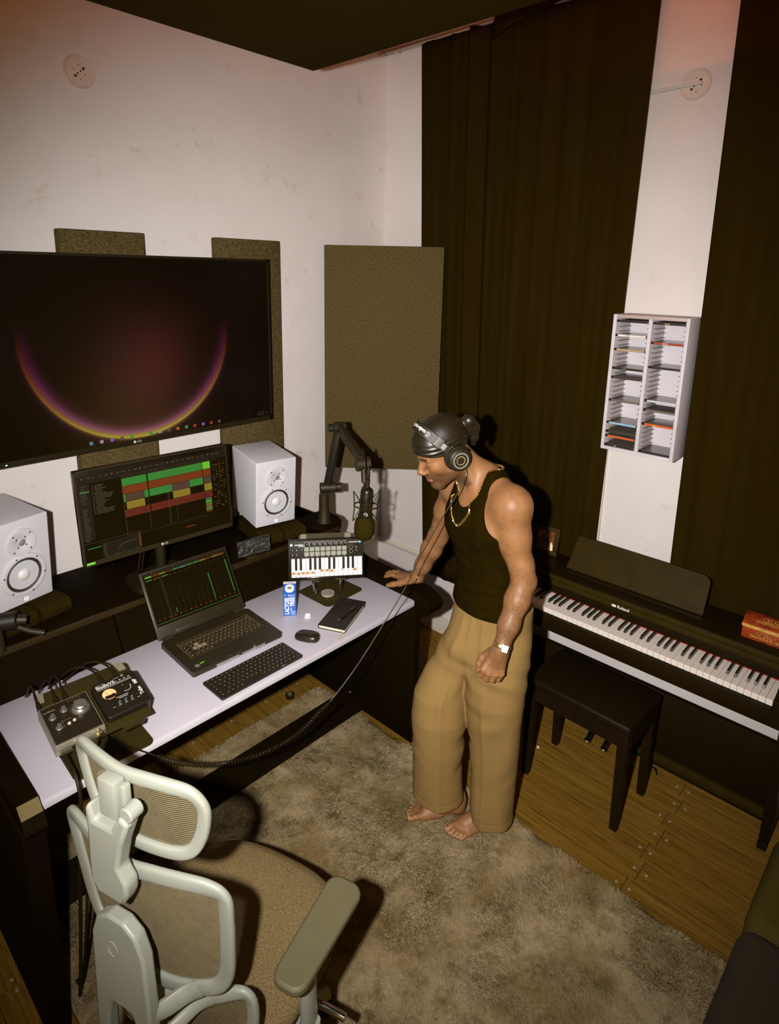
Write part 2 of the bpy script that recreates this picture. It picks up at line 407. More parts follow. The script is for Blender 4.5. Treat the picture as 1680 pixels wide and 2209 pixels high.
dd = math_('SUBTRACT', rr, R)                       # signed distance to ring
inner = math_('POWER', 2.718, math_('MULTIPLY', math_('MAXIMUM', math_('MULTIPLY', dd, -1), 0), -62))
outer = math_('POWER', 2.718, math_('MULTIPLY', math_('MAXIMUM', dd, 0), -260))
ring = math_('MULTIPLY', inner, outer)
low = math_('MULTIPLY', math_('ADD', math_('DIVIDE', dz, R), -.12), -.9)     # 0 at the sides, 1 at the bottom
low = math_('POWER', math_('MAXIMUM', low, 0), 1.35)
ringI = math_('MULTIPLY', ring, low)
gl = lambda ox, oz, k: math_('POWER', 2.718, math_('MULTIPLY', math_('ADD', math_('POWER', math_('SUBTRACT', X, ox), 2), math_('MULTIPLY', math_('POWER', math_('SUBTRACT', Z, oz), 2), .8)), -k))
g1 = gl(.06, .30, 22); g2 = gl(.12, .36, 60); g3 = gl(-.02, .06, 18)
thin = math_('POWER', 2.718, math_('MULTIPLY', math_('ABSOLUTE', math_('ADD', dd, .022)), -70))
pur = math_('MULTIPLY', math_('MULTIPLY', thin, low), .5)
def comb(r, g, b):
    n = N.new('ShaderNodeCombineXYZ')
    for i, x in enumerate((r, g, b)):
        if isinstance(x, (int, float)): n.inputs[i].default_value = x
        else: L.new(x, n.inputs[i])
    return n.outputs[0]
rs = math_('ADD', math_('ADD', math_('MULTIPLY', ringI, .36), math_('MULTIPLY', g1, .026)), math_('ADD', math_('MULTIPLY', g2, .016), math_('MULTIPLY', pur, .25)))
rs = math_('ADD', rs, math_('MULTIPLY', g3, .02))
gs = math_('ADD', math_('ADD', math_('MULTIPLY', math_('MULTIPLY', ringI, low), .30), math_('MULTIPLY', g1, .007)), math_('MULTIPLY', g3, .010))
bs = math_('ADD', math_('ADD', math_('MULTIPLY', g1, .009), .0006), math_('MULTIPLY', pur, .22))
L.new(comb(rs, gs, bs), p.inputs['Emission Color']); p.inputs['Emission Strength'].default_value = 1.0
p.inputs['Base Color'].default_value = rgb(18, 11, 1)+(1,); p.inputs['Roughness'].default_value = .25; p.inputs['Specular IOR Level'].default_value = .15
m = MB(); m.quad((-tw/2+.01, -.0245, .022), (tw/2-.01, -.0245, .022), (tw/2-.01, -.0245, th_-.01), (-tw/2+.01, -.0245, th_-.01)); m.build('screen', TVS, tv, 0)
FRT = lambda x, y, z: frame((x, y, z), (1, 0, 0), (0, 0, 1))       # text facing -y
icm = [M('icon_%s' % n, tuple(x*.35 for x in c), .5, emit=c, es=.12) for n, c in (('blue', rgb(120, 190, 230)), ('grey', rgb(190, 190, 185)), ('violet', rgb(150, 120, 220)), ('green', rgb(60, 190, 70)), ('yellow', rgb(220, 170, 60)), ('red', rgb(200, 60, 40)), ('orange', rgb(230, 120, 40)), ('dim', rgb(110, 100, 80)))]
order = [0, 1, 2, 7, 3, 4, 3, 1, 7, 6, 3, 5, 2, 5, 7]
for i, k in enumerate(order):
    x = -.19+i*.042; z = .036
    m = MB()
    if k in (0,):
        for a in (-1, 1):
            for b_ in (-1, 1): m.box((x+a*.0035, -.0250, z+b_*.0035), (.006, .0006, .006))
    elif i % 3 == 2 or i in (3, 6, 10): m.cyl((x, -.0247, z), (x, -.0253, z), .008, n=16)
    else: m.box((x, -.0250, z), (.014, .0006, .013))
    m.build('taskbar_icon', icm[k], tv)
text('03:51 PM', .009, icm[7], tv, FRT(.635, -.025, .045), ext=.0001); text('04-07-2024', .009, icm[7], tv, FRT(.632, -.025, .033), ext=.0001)
MB().cyl((.668, -.0247, .039), (.668, -.0253, .039), .004, n=12).build('taskbar_icon', icm[7], tv)
text('LG', .015, M('tv_logo', rgb(190, 185, 170), .4), tv, FRT(.008, -.0268, .011)); MB().cyl((-.012, -.0266, .011), (-.012, -.0272, .011), .006, n=16).build('logo_disc', M('tv_logo'), tv)
MB().box((-.50, -.0268, .010), (.006, .001, .004)).build('indicator_lamp', M('lamp_on', (.9, .8, .6), .4, emit=(1, .8, .5), es=1.2), tv)
MB().box((-.58, -.0, -.006), (.09, .02, .012), .002).build('sensor_pod', BLKG, tv)

# ================================================================ DESK
dk = thing('studio_desk', 'black studio desk with white worktop, raised shelf and slanted side wings', 'desk', (0, 0, 0))
WTOP = M('white_worktop', rgb(192, 186, 194), .32, var=.03, vs=3, spec=.45)
EDGE = M('edge_band', rgb(205, 200, 205), .4)
MB().bx((.412, 1.662, .729), (1.965, 2.175, .750), .0012).build('worktop', WTOP, dk)
MB().bx((.412, 1.6585, .722), (1.965, 1.6615, .746), .0006).build('edge_band', EDGE, dk)
for i, (x0, x1) in enumerate(((.412, .874), (.880, 1.368), (1.374, 1.965))):
    m = MB(); m.add([(x0, 2.172, .751), (x1, 2.172, .751), (x1, 2.250, .909), (x0, 2.250, .909), (x0, 2.188, .751), (x1, 2.188, .751), (x1, 2.266, .909), (x0, 2.266, .909)],
                    [(0, 1, 2, 3), (5, 4, 7, 6), (0, 4, 5, 1), (3, 2, 6, 7), (0, 3, 7, 4), (1, 5, 6, 2)]); m.build('riser_panel', BLK, dk, bev=.0012)
MB().bx((.355, 2.243, .890), (2.055, 2.68, .910), .0012).build('shelf_board', BLK, dk)
MB().bx((.36, 2.236, .888), (2.04, 2.245, .9112), .0008).build('shelf_lip', M('shelf_edge', rgb(46, 33, 8), .45, spec=.25), dk)
MB().bx((.41, 2.64, .3), (1.965, 2.655, .888)).build('back_panel', BLK, dk)
def wing(x0, x1, side):
    # side view (y, z): long armrest falling from the shelf with a chamfered front end
    prof = [(2.66, .70), (2.66, .910), (2.34, .910), (2.22, .838), (2.05, .786), (1.664, .770), (1.632, .745), (1.605, .715), (1.615, .69), (1.65, .672), (2.0, .66)] if side < 0 else [(2.66, .70), (2.66, .910), (2.34, .910), (2.22, .845), (2.05, .797), (1.655, .785), (1.600, .768), (1.572, .735), (1.585, .700), (1.63, .672), (2.0, .66)]
    n = len(prof); m = MB()
    m.add([(x, y, z) for x in (x0, x1) for y, z in prof], [tuple(range(n)), tuple(range(2*n-1, n-1, -1))]+[(i, (i+1) % n, n+(i+1) % n, n+i) for i in range(n)])
    return m.build('side_wing', BLK, dk, smooth=0, bev=.0025)
wing(1.967, 2.068, 1); wing(.352, .410, -1)
MB().bx((1.950, 1.640, 0.02), (1.988, 2.60, .715), .002).build('side_panel', BLK, dk)
m = MB(); m.prism([(1.66, .02), (1.70, .02), (1.76, .72), (1.70, .72)], 1.989, 2.02, T=Matrix(((0, 0, 1, 0), (1, 0, 0, 0), (0, 1, 0, 0), (0, 0, 0, 1)))); m.build('front_leg', BLK, dk, bev=.002)
MB().bx((.345, 1.612, 0.0), (.405, 2.60, .715), .002).build('side_panel', BLK, dk)
m = MB(); m.bx((.354, 0, -.001), (.408, .041, .0018), T=frame((0, 1.664, .770), (1, 0, 0), (0, -.032, -.025))); m.build('end_cap', M('raw_board', rgb(112, 98, 54), .8, var=.1, vs=60), dk)
# tilted foot rest board
m = MB(); Tf = frame((.405, 1.945, .055), (1, 0, 0), (0, .105, .062)); m.bx((0, 0, -.018), (1.545, .125, 0), .0015, T=Tf); m.build('footrest_board', BLK, dk)
for x in (.43, 1.925):
    MB().cyl(Tf @ Vector((x-.405, .10, 0)), Tf @ Vector((x-.405, .10, .0015)), .004, n=10).build('screw', SCM, dk)
for x in (.5, 1.2, 1.88):
    MB().bx((x-.012, 1.99, .030), (x+.012, 2.04, .082)).build('footrest_bracket', DKMET, dk)
# raised corner block under the boom arm
m = MB(); m.prism([(1.905, 2.30), (1.955, 2.24), (2.055, 2.24), (2.085, 2.30), (2.085, 2.42), (1.905, 2.42)], .910, .938); m.build('corner_block', BLK, dk, bev=.002, smooth=0)

# ================================================================ RUG
rug = thing('shaggy_rug', 'grey brown shaggy rug on the plank floor under the desk and chair', 'rug', (0, 0, 0))
rx0, rx1, ry0, ry1 = .42, 1.925, -.6, 2.268
def nz(x, y, f, s):   # cheap smooth value noise
    xi = x*f; yi = y*f; x0 = np.floor(xi).astype(int); y0 = np.floor(yi).astype(int); fx = xi-x0; fy = yi-y0
    fx = fx*fx*(3-2*fx); fy = fy*fy*(3-2*fy)
    hs = lambda a, b: (np.sin(a*127.1+b*311.7+s*74.7)*43758.5453) % 1.0
    return (hs(x0, y0)*(1-fx)+hs(x0+1, y0)*fx)*(1-fy)+(hs(x0, y0+1)*(1-fx)+hs(x0+1, y0+1)*fx)*fy
def rheight(x, y):
    h = .012+.010*nz(x, y, 5, 1)+.007*nz(x, y, 13, 2)+.004*nz(x, y, 34, 3)
    return h
gx, gy = 220, 400
u = np.linspace(rx0, rx1, gx); w = np.linspace(ry0, ry1, gy); XX, YY = np.meshgrid(u, w)
ex = .010*(nz(XX*0+XX.min(), YY, 22, 7)-.5)
XX = XX+np.where(XX > rx1-.03, .016*(nz(XX*0+3.3, YY, 16, 5)-.5), 0); YY = YY+np.where(YY > ry1-.03, .02*(nz(XX, YY*0+1.1, 16, 6)-.5), 0)
edge = np.minimum(np.minimum(XX-rx0, rx1-XX), np.minimum(YY-ry0, ry1-YY)).clip(0, .02)/.02
ZZ = rheight(XX, YY)*(.25+.75*np.sqrt(edge))
RUGM, N, L, p = node_mat('rug_pile')
v = mapping(N, L)
c = mixc(N, L, noise(N, L, v, 4.5, 6, .62, .36, .66), rgb(160, 142, 108), rgb(124, 104, 66))
c = mixc(N, L, noise(N, L, v, 17, 6, .65, .50, .74), c, rgb(104, 84, 46))
L.new(c, p.inputs['Base Color']); p.inputs['Roughness'].default_value = 1; p.inputs['Specular IOR Level'].default_value = .05
bump(N, L, p, noise(N, L, v, 60, 5), .6, .01)
me = bpy.data.meshes.new('backing'); idx = np.arange(gx*gy).reshape(gy, gx)
fc = np.stack([idx[:-1, :-1], idx[:-1, 1:], idx[1:, 1:], idx[1:, :-1]], -1).reshape(-1, 4)
me.from_pydata(np.stack([XX, YY, ZZ], -1).reshape(-1, 3).tolist(), [], fc.tolist()); me.polygons.foreach_set('use_smooth', [True]*len(fc)); link('backing', me, RUGM, rug)
# pile: leaning blades
nb = 230000
bx_ = rng.uniform(rx0+.004, rx1-.002, nb); by_ = rng.uniform(.02, ry1-.002, nb)
bz_ = rheight(bx_, by_)-.003
ang = 6.28*(nz(bx_, by_, 4.5, 11)+.55*nz(bx_, by_, 12, 12)+.2*nz(bx_, by_, 40, 13))+rng.normal(0, .5, nb)
ln = rng.uniform(.010, .020, nb); lean = .35+.9*nz(bx_, by_, 7, 14)+rng.normal(0, .12, nb)
wd_ = rng.uniform(.0009, .0017, nb); dxy = np.stack([np.cos(ang), np.sin(ang)], -1); px_ = np.stack([-dxy[:, 1], dxy[:, 0]], -1)
B0 = np.stack([bx_, by_], -1)
mid = B0+dxy*(ln*np.sin(lean)*.4)[:, None]; tip = B0+dxy*(ln*np.sin(lean)*1.0)[:, None]
z1 = bz_+ln*np.cos(lean)*.62; z2 = bz_+ln*np.cos(lean)*.95
V = np.empty((nb, 5, 3))
V[:, 0, :2] = B0-px_*wd_[:, None]; V[:, 0, 2] = bz_; V[:, 1, :2] = B0+px_*wd_[:, None]; V[:, 1, 2] = bz_
V[:, 2, :2] = mid+px_*(wd_*.8)[:, None]; V[:, 2, 2] = z1; V[:, 3, :2] = mid-px_*(wd_*.8)[:, None]; V[:, 3, 2] = z1
V[:, 4, :2] = tip; V[:, 4, 2] = z2
base = np.arange(nb)[:, None]*5
q = (base+np.array([0, 1, 2, 3])); t3 = (base+np.array([3, 2, 4]))
me = bpy.data.meshes.new('pile'); me.vertices.add(nb*5); me.vertices.foreach_set('co', V.reshape(-1))
li = np.concatenate([q, t3], 1).reshape(-1); me.loops.add(len(li)); me.loops.foreach_set('vertex_index', li.astype(np.int32))
ls = np.stack([np.arange(nb)*7, np.arange(nb)*7+4], 1).reshape(-1); me.polygons.add(nb*2); me.polygons.foreach_set('loop_start', ls.astype(np.int32))
me.polygons.foreach_set('use_smooth', [True]*(nb*2)); me.update(calc_edges=True)
tag(link('pile', me, RUGM, rug), kind='stuff')
def rebase(root, loc):
    loc = Vector(loc); root.location = loc
    for c in root.children: c.location = c.location-loc
    return root
def WB(t):
    m = MB(); m.T = t.matrix_basis.inverted(); return m
rebase(dk, (1.19, 2.12, 0)); rebase(rug, (1.17, .83, 0))

# ================================================================ OFFICE CHAIR (local: x forward, y left)
CHG = M('chair_grey_plastic', rgb(140, 141, 128), .42, var=.04, vs=8, spec=.45)
CHP = M('chair_pad', rgb(90, 83, 56), .62, var=.05, bump=.1, bs=300)
CHM = M('chair_mesh', rgb(96, 84, 56), .8, var=.12, vs=40)
SEATF, N, L, p = node_mat('seat_fabric')
v = mapping(N, L)
c = mixc(N, L, noise(N, L, v, 240, 4, .7, .36, .66), rgb(134, 114, 78), rgb(92, 75, 42))
L.new(c, p.inputs['Base Color']); p.inputs['Roughness'].default_value = .95; p.inputs['Specular IOR Level'].default_value = .1
bump(N, L, p, noise(N, L, v, 260, 3), .5, .002)
ch = thing('office_chair', 'grey ergonomic mesh office chair with headrest standing on the rug', 'chair', (.655, 1.165, .015), math.radians(17.2))
ZB = -.015
def bsurf(U, c_):
    return lambda y, z: Vector((U(z)+c_*y*y, y, z+ZB))
SB = bsurf(lambda z: -.215-.10*(z-.55), .9); SH = bsurf(lambda z: -.25-.1*(z-1.2), 1.3); SL = bsurf(lambda z: -.205, .9)
def ring(name, half, S, wi, de, n=6):
    out = [(y, z) for y, z in half]+[(-y, z) for y, z in half[::-1][1:-1]]
    P2 = spline([(y, z, 0) for y, z in out], n, True)
    m = MB(); m.tube([S(q.x, q.y) for q in P2], 1.0, 16, closed=True, sq=((1, 0, 0), de, wi), se=.62); o = m.build(name, CHG, ch, 50)
    return o, [(q.x, q.y) for q in P2]
def weave(poly, S, step, name, r=.0011, off=-.004):
    zs = [q[1] for q in poly]; m = MB(); z = min(zs)+step
    while z < max(zs)-step*.5:
        xs = []
        for (a, b), (c_, d) in zip(poly, poly[1:]+poly[:1]):
            if (b-z)*(d-z) < 0: xs.append(a+(c_-a)*(z-b)/(d-b))
        xs.sort()
        for a, b in zip(xs[::2], xs[1::2]):
            k = 12; m.tube([S(a+(b-a)*i/k, z)+Vector((-off, 0, 0)) for i in range(k+1)], r, 4, sq=((1, 0, 0), .6, 1.5))
        z += step
    o = m.build(name, CHM, ch); o['kind'] = 'stuff'; return o
hr = [(0, 1.213), (.06, 1.216), (.112, 1.212), (.148, 1.201), (.167, 1.172), (.167, 1.135), (.156, 1.090), (.136, 1.053), (.105, 1.037), (.05, 1.035), (0, 1.034)]
o, pl = ring('headrest_frame', hr, SH, .0145, .009); weave(pl, SH, .0052, 'headrest_mesh', .0012)
br = [(0, .992), (.07, 1.003), (.14, 1.007), (.188, 1.002), (.214, .980), (.214, .92), (.208, .84), (.199, .765), (.178, .718), (.134, .694), (.07, .678), (0, .672)]
o, pl = ring('backrest_frame', br, SB, .0180, .0085); weave(pl, SB, .0046, 'backrest_mesh', .00115)
lr = [(0, .585), (.064, .604), (.143, .638), (.195, .664), (.220, .656), (.227, .615), (.222, .56), (.20, .50), (.12, .468), (0, .46)]
o, pl = ring('lumbar_frame', lr, SL, .0145, .0085); weave(pl, SL, .0052, 'lumbar_mesh', .0012)
# spine plate with arched top and two legs
out = [(-.076, .56), (-.078, .70), (-.073, .83), (-.055, .876), (-.022, .898), (.022, .898), (.055, .876), (.073, .83), (.080, .70), (.088, .56), (.088, .47), (.056, .47), (.050, .60), (.030, .66), (-.024, .66), (-.042, .60), (-.046, .47), (-.076, .47)]
m = MB(); m.prism([(a, b+ZB) for a, b in out], 0, .030, T=Matrix(((0, 0, -1, -.272), (1, 0, 0, 0), (0, 1, 0, 0), (0, 0, 0, 1)))); m.build('spine_plate', CHG, ch, 30, bev=.006)
m = MB(); m.tube([(-.3025, .012+.015*math.cos(t)*(1.0 if abs(math.cos(t)) < .9 else .95), .80+.018*math.sin(t)) for t in np.linspace(0, 2*PI, 25)[:-1]], .0009, 5, closed=True); m.build('embossed_mark', CHG, ch)
for s in (-1, 1):   # side straps linking the back frame to the spine
    m = MB(); m.tube(spline([(-.284, s*.066, .650), (-.262, s*.085, .655), (-.228, s*.110, .666), (-.214, s*.134, .679)], 6), 1, 10, sq=((1, 0, 0), .0085, .020), se=.7); m.build('back_strut', CHG, ch)
    m = MB(); m.tube(spline([(-.284, s*.066, .575), (-.250, s*.085, .580), (-.205, s*.110, .600), (-.187, s*.143, .622)], 6), 1, 10, sq=((1, 0, 0), .0085, .014), se=.7); m.build('lumbar_strut', CHG, ch)
# neck bracket
m = MB(); pr = [(-.036, .955), (.034, .955), (.050, .985), (.050, 1.03), (.046, 1.10), (.048, 1.155), (.036, 1.166), (.026, 1.130), (-.024, 1.130), (-.046, 1.172), (-.070, 1.160), (-.045, 1.10), (-.030, 1.04), (-.050, 1.01), (-.050, .985)]
m.prism([(a, b+ZB) for a, b in pr], 0, .034, T=Matrix(((0, 0, -1, -.272), (1, 0, 0, 0), (0, 1, 0, 0), (0, 0, 0, 1)))); m.build('neck_bracket', CHG, ch, 30, bev=.007)
MB().cyl((-.300, -.060, 1.160), (-.268, -.060, 1.160), .0165, n=24).build('tilt_pivot', CHG, ch, bev=.003)
MB().bx((-.290, -.022, 1.120), (-.262, .024, 1.205), .004).build('headrest_stem', CHG, ch)
MB().bx((-.282, -.040, 1.125), (-.264, -.026, 1.20), .003).build('stem_rail', CHG, ch)
# seat
def seat(u_, w_):
    return None
m = MB(); rows = []
for r_, z in ((.0, .498), (.55, .503), (.85, .499), (.96, .490), (1.0, .472), (.985, .448), (.93, .438)):
    row = []
    for j in range(64):
        t = 2*PI*j/64; ca, sa = math.cos(t), math.sin(t); e = 2/2.9
        row.append((.035+.258*r_*math.copysign(abs(ca)**e, ca), .264*r_*math.copysign(abs(sa)**e, sa), z+ZB+(.010*ca*abs(ca) if False else -.010*max(0, ca)**3*r_)))
    rows.append(row)
vs_ = [p_ for r_ in rows for p_ in r_]; k = 64
m.add(vs_, [(i*k+j, i*k+(j+1) % k, (i+1)*k+(j+1) % k, (i+1)*k+j) for i in range(len(rows)-1) for j in range(k)]+[tuple(range((len(rows)-1)*k, len(rows)*k))]); m.build('seat_cushion', SEATF, ch, 80)
MB().prism([(x*.9+.03, y*.88) for x, y in rrect(.5, .52, .12)], .40+ZB, .44+ZB).build('seat_pan', CHG, ch, 40)
MB().box((.0, 0, .375+ZB), (.22, .14, .07), .012).build('tilt_mechanism', BLKM, ch)
for s in (-1, 1):
    m = MB(); pp = rrect(.276, .094, .032); m.T = Tl(.002, s*.294, 0)
    for sc, z0, z1 in ((1, .676, .692),): m.prism([(x*(1 if y*s > 0 else 1), y*(1-.12*(x < 0))) for x, y in pp], z0+ZB, z1+.008+ZB)
    m.build('arm_pad', CHP, ch, 40, bev=.007)
    MB().box((-.01, s*.292, .668+ZB), (.14, .055, .016), .004).build('arm_plate', BLKM, ch)
    m = MB(); m.tube([(-.052, s*.296, .665), (-.050, s*.297, .54), (-.045, s*.295, .42)], 1, 16, sq=((1, 0, 0), .026, .017)); m.build('arm_post', CHG, ch)
    m = MB(); m.tube(spline([(-.045, s*.296, .47), (-.035, s*.285, .415), (.0, s*.20, .395), (.02, s*.08, .39)], 6), 1, 12, sq=((0, 0, 1), .014, .026)); m.build('arm_bracket', CHG, ch)
# lever seen beside the arm post
m = MB(); m.tube([(.03, -.20, .40), (.035, -.30, .398), (.036, -.345, .396)], .010, 10); m.build('height_lever', CHROME, ch)
MB().cyl((0, 0, .10+ZB), (0, 0, .36+ZB), .024, n=20).build('gas_lift', CHROME, ch)
MB().cyl((0, 0, .06+ZB), (0, 0, .125+ZB), .038, .030, n=20).build('hub', CHG, ch)
CAS = None
for i in range(5):
    a_ = math.radians(-32+72*i); d = Vector((math.cos(a_), math.sin(a_), 0))
    m = MB(); m.tube([d*.02+Vector((0, 0, .095)), d*.15+Vector((0, 0, .088)), d*.305+Vector((0, 0, .068))], [.026, .023, .017], 10); m.build('base_spoke', CHG, ch)
    m = MB(); q = d*.30
    for s in (-1, 1):
        n_ = Vector((-d.y, d.x, 0)); m.cyl(q+n_*(s*.009)+Vector((0, 0, .027)), q+n_*(s*.024)+Vector((0, 0, .027)), .027, n=20)
    m.box((q.x, q.y, .045), (.03, .02, .03), .004); m.build('castor', BLKM, ch, 40, bev=.003)

# ================================================================ DIGITAL PIANO
pn = thing('digital_piano', 'black upright digital piano with open keyboard against the right wall', 'piano', (2.56, .935, 0))
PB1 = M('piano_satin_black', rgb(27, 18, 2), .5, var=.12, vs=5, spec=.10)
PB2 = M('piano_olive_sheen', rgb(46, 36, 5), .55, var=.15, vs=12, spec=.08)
IV = M('key_white', rgb(226, 214, 202), .35, var=.03); EB = M('key_black', rgb(36, 31, 16), .3)
y0, y1 = .324, 1.546
WB(pn).bx((2.357, .282, .630), (2.71, 1.588, .698), .002).build('key_bed', PB1, pn)
WB(pn).bx((2.352, .322, .640), (2.366, 1.548, .704), .002).build('key_slip', PB1, pn)
for a, b in ((.272, .3215), (1.5485, 1.598)):
    m = WB(pn); m.prism([(2.356, .63), (2.356, .735), (2.40, .752), (2.50, .80), (2.505, .832), (2.725, .832), (2.725, .63)], a, b, T=Matrix(((1, 0, 0, 0), (0, 0, 1, 0), (0, 1, 0, 0), (0, 0, 0, 1)))); m.build('cheek_block', PB1, pn, 0, bev=.003)
    WB(pn).bx((2.52, a+.004, .0), (2.72, b-.012, .63), .003).build('side_leg', PB1, pn)
    WB(pn).bx((2.50, a+.004, .0), (2.725, b-.012, .030), .003).build('foot', PB1, pn)
WB(pn).bx((2.520, .322, .728), (2.535, 1.548, .792), .002).build('fall_board', PB1, pn)
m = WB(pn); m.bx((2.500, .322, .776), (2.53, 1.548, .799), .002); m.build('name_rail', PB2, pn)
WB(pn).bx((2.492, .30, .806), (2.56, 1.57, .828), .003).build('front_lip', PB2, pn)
WB(pn).bx((2.50, .29, .806), (2.725, 1.58, .830), .002).build('top_board', PB1, pn)
WB(pn).bx((2.712, .29, .40), (2.724, 1.58, .81)).build('rear_panel', PB1, pn)
WB(pn).bx((2.515, .324, .7275), (2.519, 1.546, .7305)).build('felt_strip', M('red_felt', rgb(150, 40, 24), .9), pn)
WB(pn).bx((2.60, .30, .045), (2.618, 1.57, .412), .002).build('foot_panel', PB1, pn)
WB(pn).bx((2.578, .30, .075), (2.600, 1.57, .118), .002).build('foot_rail', PB2, pn)
kw = (y1-y0)/52
WK = MB().bx((-.075, -kw/2+.0005, -.012), (.075, kw/2-.0005, .011), .0012, 1).mesh('white_key', 30)
BK = MB(); BK.add([(-.048, -.0055, 0), (.048, -.0055, 0), (.048, .0055, 0), (-.048, .0055, 0), (-.040, -.0040, .0125), (.048, -.0045, .0125), (.048, .0045, .0125), (-.040, .0040, .0125)], [(3, 2, 1, 0), (4, 5, 6, 7), (0, 1, 5, 4), (1, 2, 6, 5), (2, 3, 7, 6), (3, 0, 4, 7)]); BK = BK.mesh('black_key', 0)
li = pn.location
names = 'AB'+'CDEFGAB'*7+'C'
for i, n_ in enumerate(names):                 # bass (A0) at the left = +y end
    yc = y1-(i+.5)*kw
    o = link('white_key', WK, IV, pn); o.location = (2.445-li.x, yc-li.y, .716-li.z)
    if n_ in 'ACDFG' and i < 51:
        sh = {'C': -.0020, 'D': .0020, 'F': -.0026, 'G': 0, 'A': .0026}[n_]
        o = link('black_key', BK, EB, pn); o.location = (2.470-li.x, yc-kw/2-sh-li.y, .727-li.z)
TXL = lambda x, y, z: frame((x-li.x, y-li.y, z-li.z), (0, -1, 0), (0, 0, 1))   # text facing -x
text('Roland', .019, WHT, pn, TXL(2.4995, .934, .7875), squash=1.0, bold=.0003)
WB(pn).bx((2.4985, .966, .7825), (2.500, .984, .7925)).build('logo_mark', WHT, pn)
# music rest
Tm = frame((2.585, .948, .832), (0, -1, 0), (.070, 0, .155))
pp = []
for a, b in [(-.305, 0), (.305, 0), (.303, .138), (.299, .154), (.288, .165), (.272, .170), (-.285, .170)]: pp.append((a, b))
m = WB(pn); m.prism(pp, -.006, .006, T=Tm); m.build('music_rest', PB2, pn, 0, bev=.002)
m = WB(pn); m.bx((2.560, .64, .830), (2.592, 1.26, .842), .002); m.build('rest_ledge', PB1, pn)
for y in (1.036, .956, .876):
    m = WB(pn); m.tube([(2.60, y, .085), (2.565, y, .075), (2.535, y, .058), (2.522, y, .050)], 1, 12, sq=((0, 1, 0), .013, .007)); m.ell((2.520, y, .052), (.016, .015, .010)); m.build('pedal', CHROME, pn)
m = WB(pn); m.tube(spline([(2.70, 1.25, .62), (2.71, 1.22, .50), (2.70, 1.24, .42)], 6), .004, 6); m.tube(spline([(2.70, 1.10, .62), (2.715, 1.09, .52), (2.70, 1.11, .42)], 6), .0035, 6); m.tube([(2.70, 1.0, .62), (2.70, 1.0, .42)], .003, 6); m.build('hanging_leads', BLKM, pn)
# pedal wire under the bench
o = MB(); o.tube(spline([(2.47, .735, .02), (2.44, .745, .05), (2.48, .75, .10), (2.56, .74, .06), (2.58, .73, .02)], 6), .003, 6); o = o.build('pedal_lead', BLKM); tag(o, 'thin black pedal cable looped on the floor under the piano', 'cable')

# ================================================================ PIANO BENCH
bn = thing('piano_bench', 'black padded piano bench with four square legs before the piano', 'bench', (2.323, .957, 0), math.radians(-1.5))
PBB = M('bench_wood', rgb(27, 17, 4), .5, var=.15, vs=7, spec=.12); PBV = M('bench_vinyl', rgb(24, 16, 2), .5, bump=.1, bs=400, spec=.16)
MB().box((0, 0, .474), (.305, .468, .040), .012, 3).build('seat_pad', PBV, bn)
m = MB(); m.bx((-.14, -.222, .385), (-.122, .222, .456)); m.build('apron', PBB, bn); m = MB(); m.bx((.122, -.222, .385), (.14, .222, .456)); m.build('apron', PBB, bn)
for s in (-1, 1):
    m = MB(); m.bx((-.122, s*.222-.009, .385), (.122, s*.222+.009, .456)); m.build('apron', PBB, bn)
    for q in (-1, 1):
        m = MB(); a, b = .021, .015; X, Y = q*.128, s*.208
        m.add([(X-b, Y-b, 0), (X+b, Y-b, 0), (X+b, Y+b, 0), (X-b, Y+b, 0), (X-a, Y-a, .455), (X+a, Y-a, .455), (X+a, Y+a, .455), (X-a, Y+a, .455)], [(3, 2, 1, 0), (4, 5, 6, 7), (0, 1, 5, 4), (1, 2, 6, 5), (2, 3, 7, 6), (3, 0, 4, 7)]); m.build('leg', PBB, bn, 0, bev=.002)

# ================================================================ CD RACK AND DISCS
RK = M('rack_lavender_white', rgb(204, 196, 200), .45, var=.05, vs=12)
rk = thing('disc_rack', 'pale wall-mounted two-column disc rack with slotted sides', 'rack', (2.658, 1.0208, 1.4277))
w_, h_, d_ = .315, .595, .158
MB().bx((d_-.005, -w_/2, 0), (d_, w_/2, h_)).build('back_panel', RK, rk)
for s, n_ in ((-1, 'side_panel'), (1, 'side_panel')): MB().bx((0, s*w_/2, 0), (d_, s*(w_/2-.014), h_), .0008).build(n_, RK, rk)
MB().bx((.004, -.007, .014), (d_, .007, h_-.014), .0008).build('divider', RK, rk)
MB().bx((0, -w_/2+.0142, h_-.014), (d_, w_/2-.0142, h_), .0008).build('top_panel', M('rack_brown_top', rgb(176, 158, 150), .5), rk)
MB().bx((0, -w_/2+.0142, 0), (d_, w_/2-.0142, .014), .0008).build('bottom_panel', RK, rk)
FIN = MB().add([(.006, 0, -.0024), (.142, 0, -.0024), (.142, 0, .0024), (.006, 0, .0024), (.022, .0120, -.0008), (.142, .0120, -.0008), (.142, .0120, .0008), (.022, .0120, .0008)], [(0, 1, 2, 3), (7, 6, 5, 4), (0, 4, 5, 1), (3, 2, 6, 7), (0, 3, 7, 4), (1, 5, 6, 2)]).mesh('slot_fin', 0)
FINM = M('fin_beige', rgb(176, 164, 154), .5, var=.05)
ns = 28; pit = (h_-.028)/ns
for i in range(1, ns):
    z = .014+i*pit
    for yb, sg in ((w_/2-.014, -1), (.007, 1), (-.007, -1), (-w_/2+.014, 1)):
        o = link('slot_fin', FIN, FINM, rk); o.location = (0, yb, z); o.scale = (1, sg, 1)
m = MB(); m.cyl((d_-.0055, -.10, .32), (d_-.0045, -.10, .32), .004, n=10); m.build('screw_hole', HOLE, rk)
ROCK = M('disc_case_clear', rgb(112, 104, 92), .2, var=.1, spec=.6)
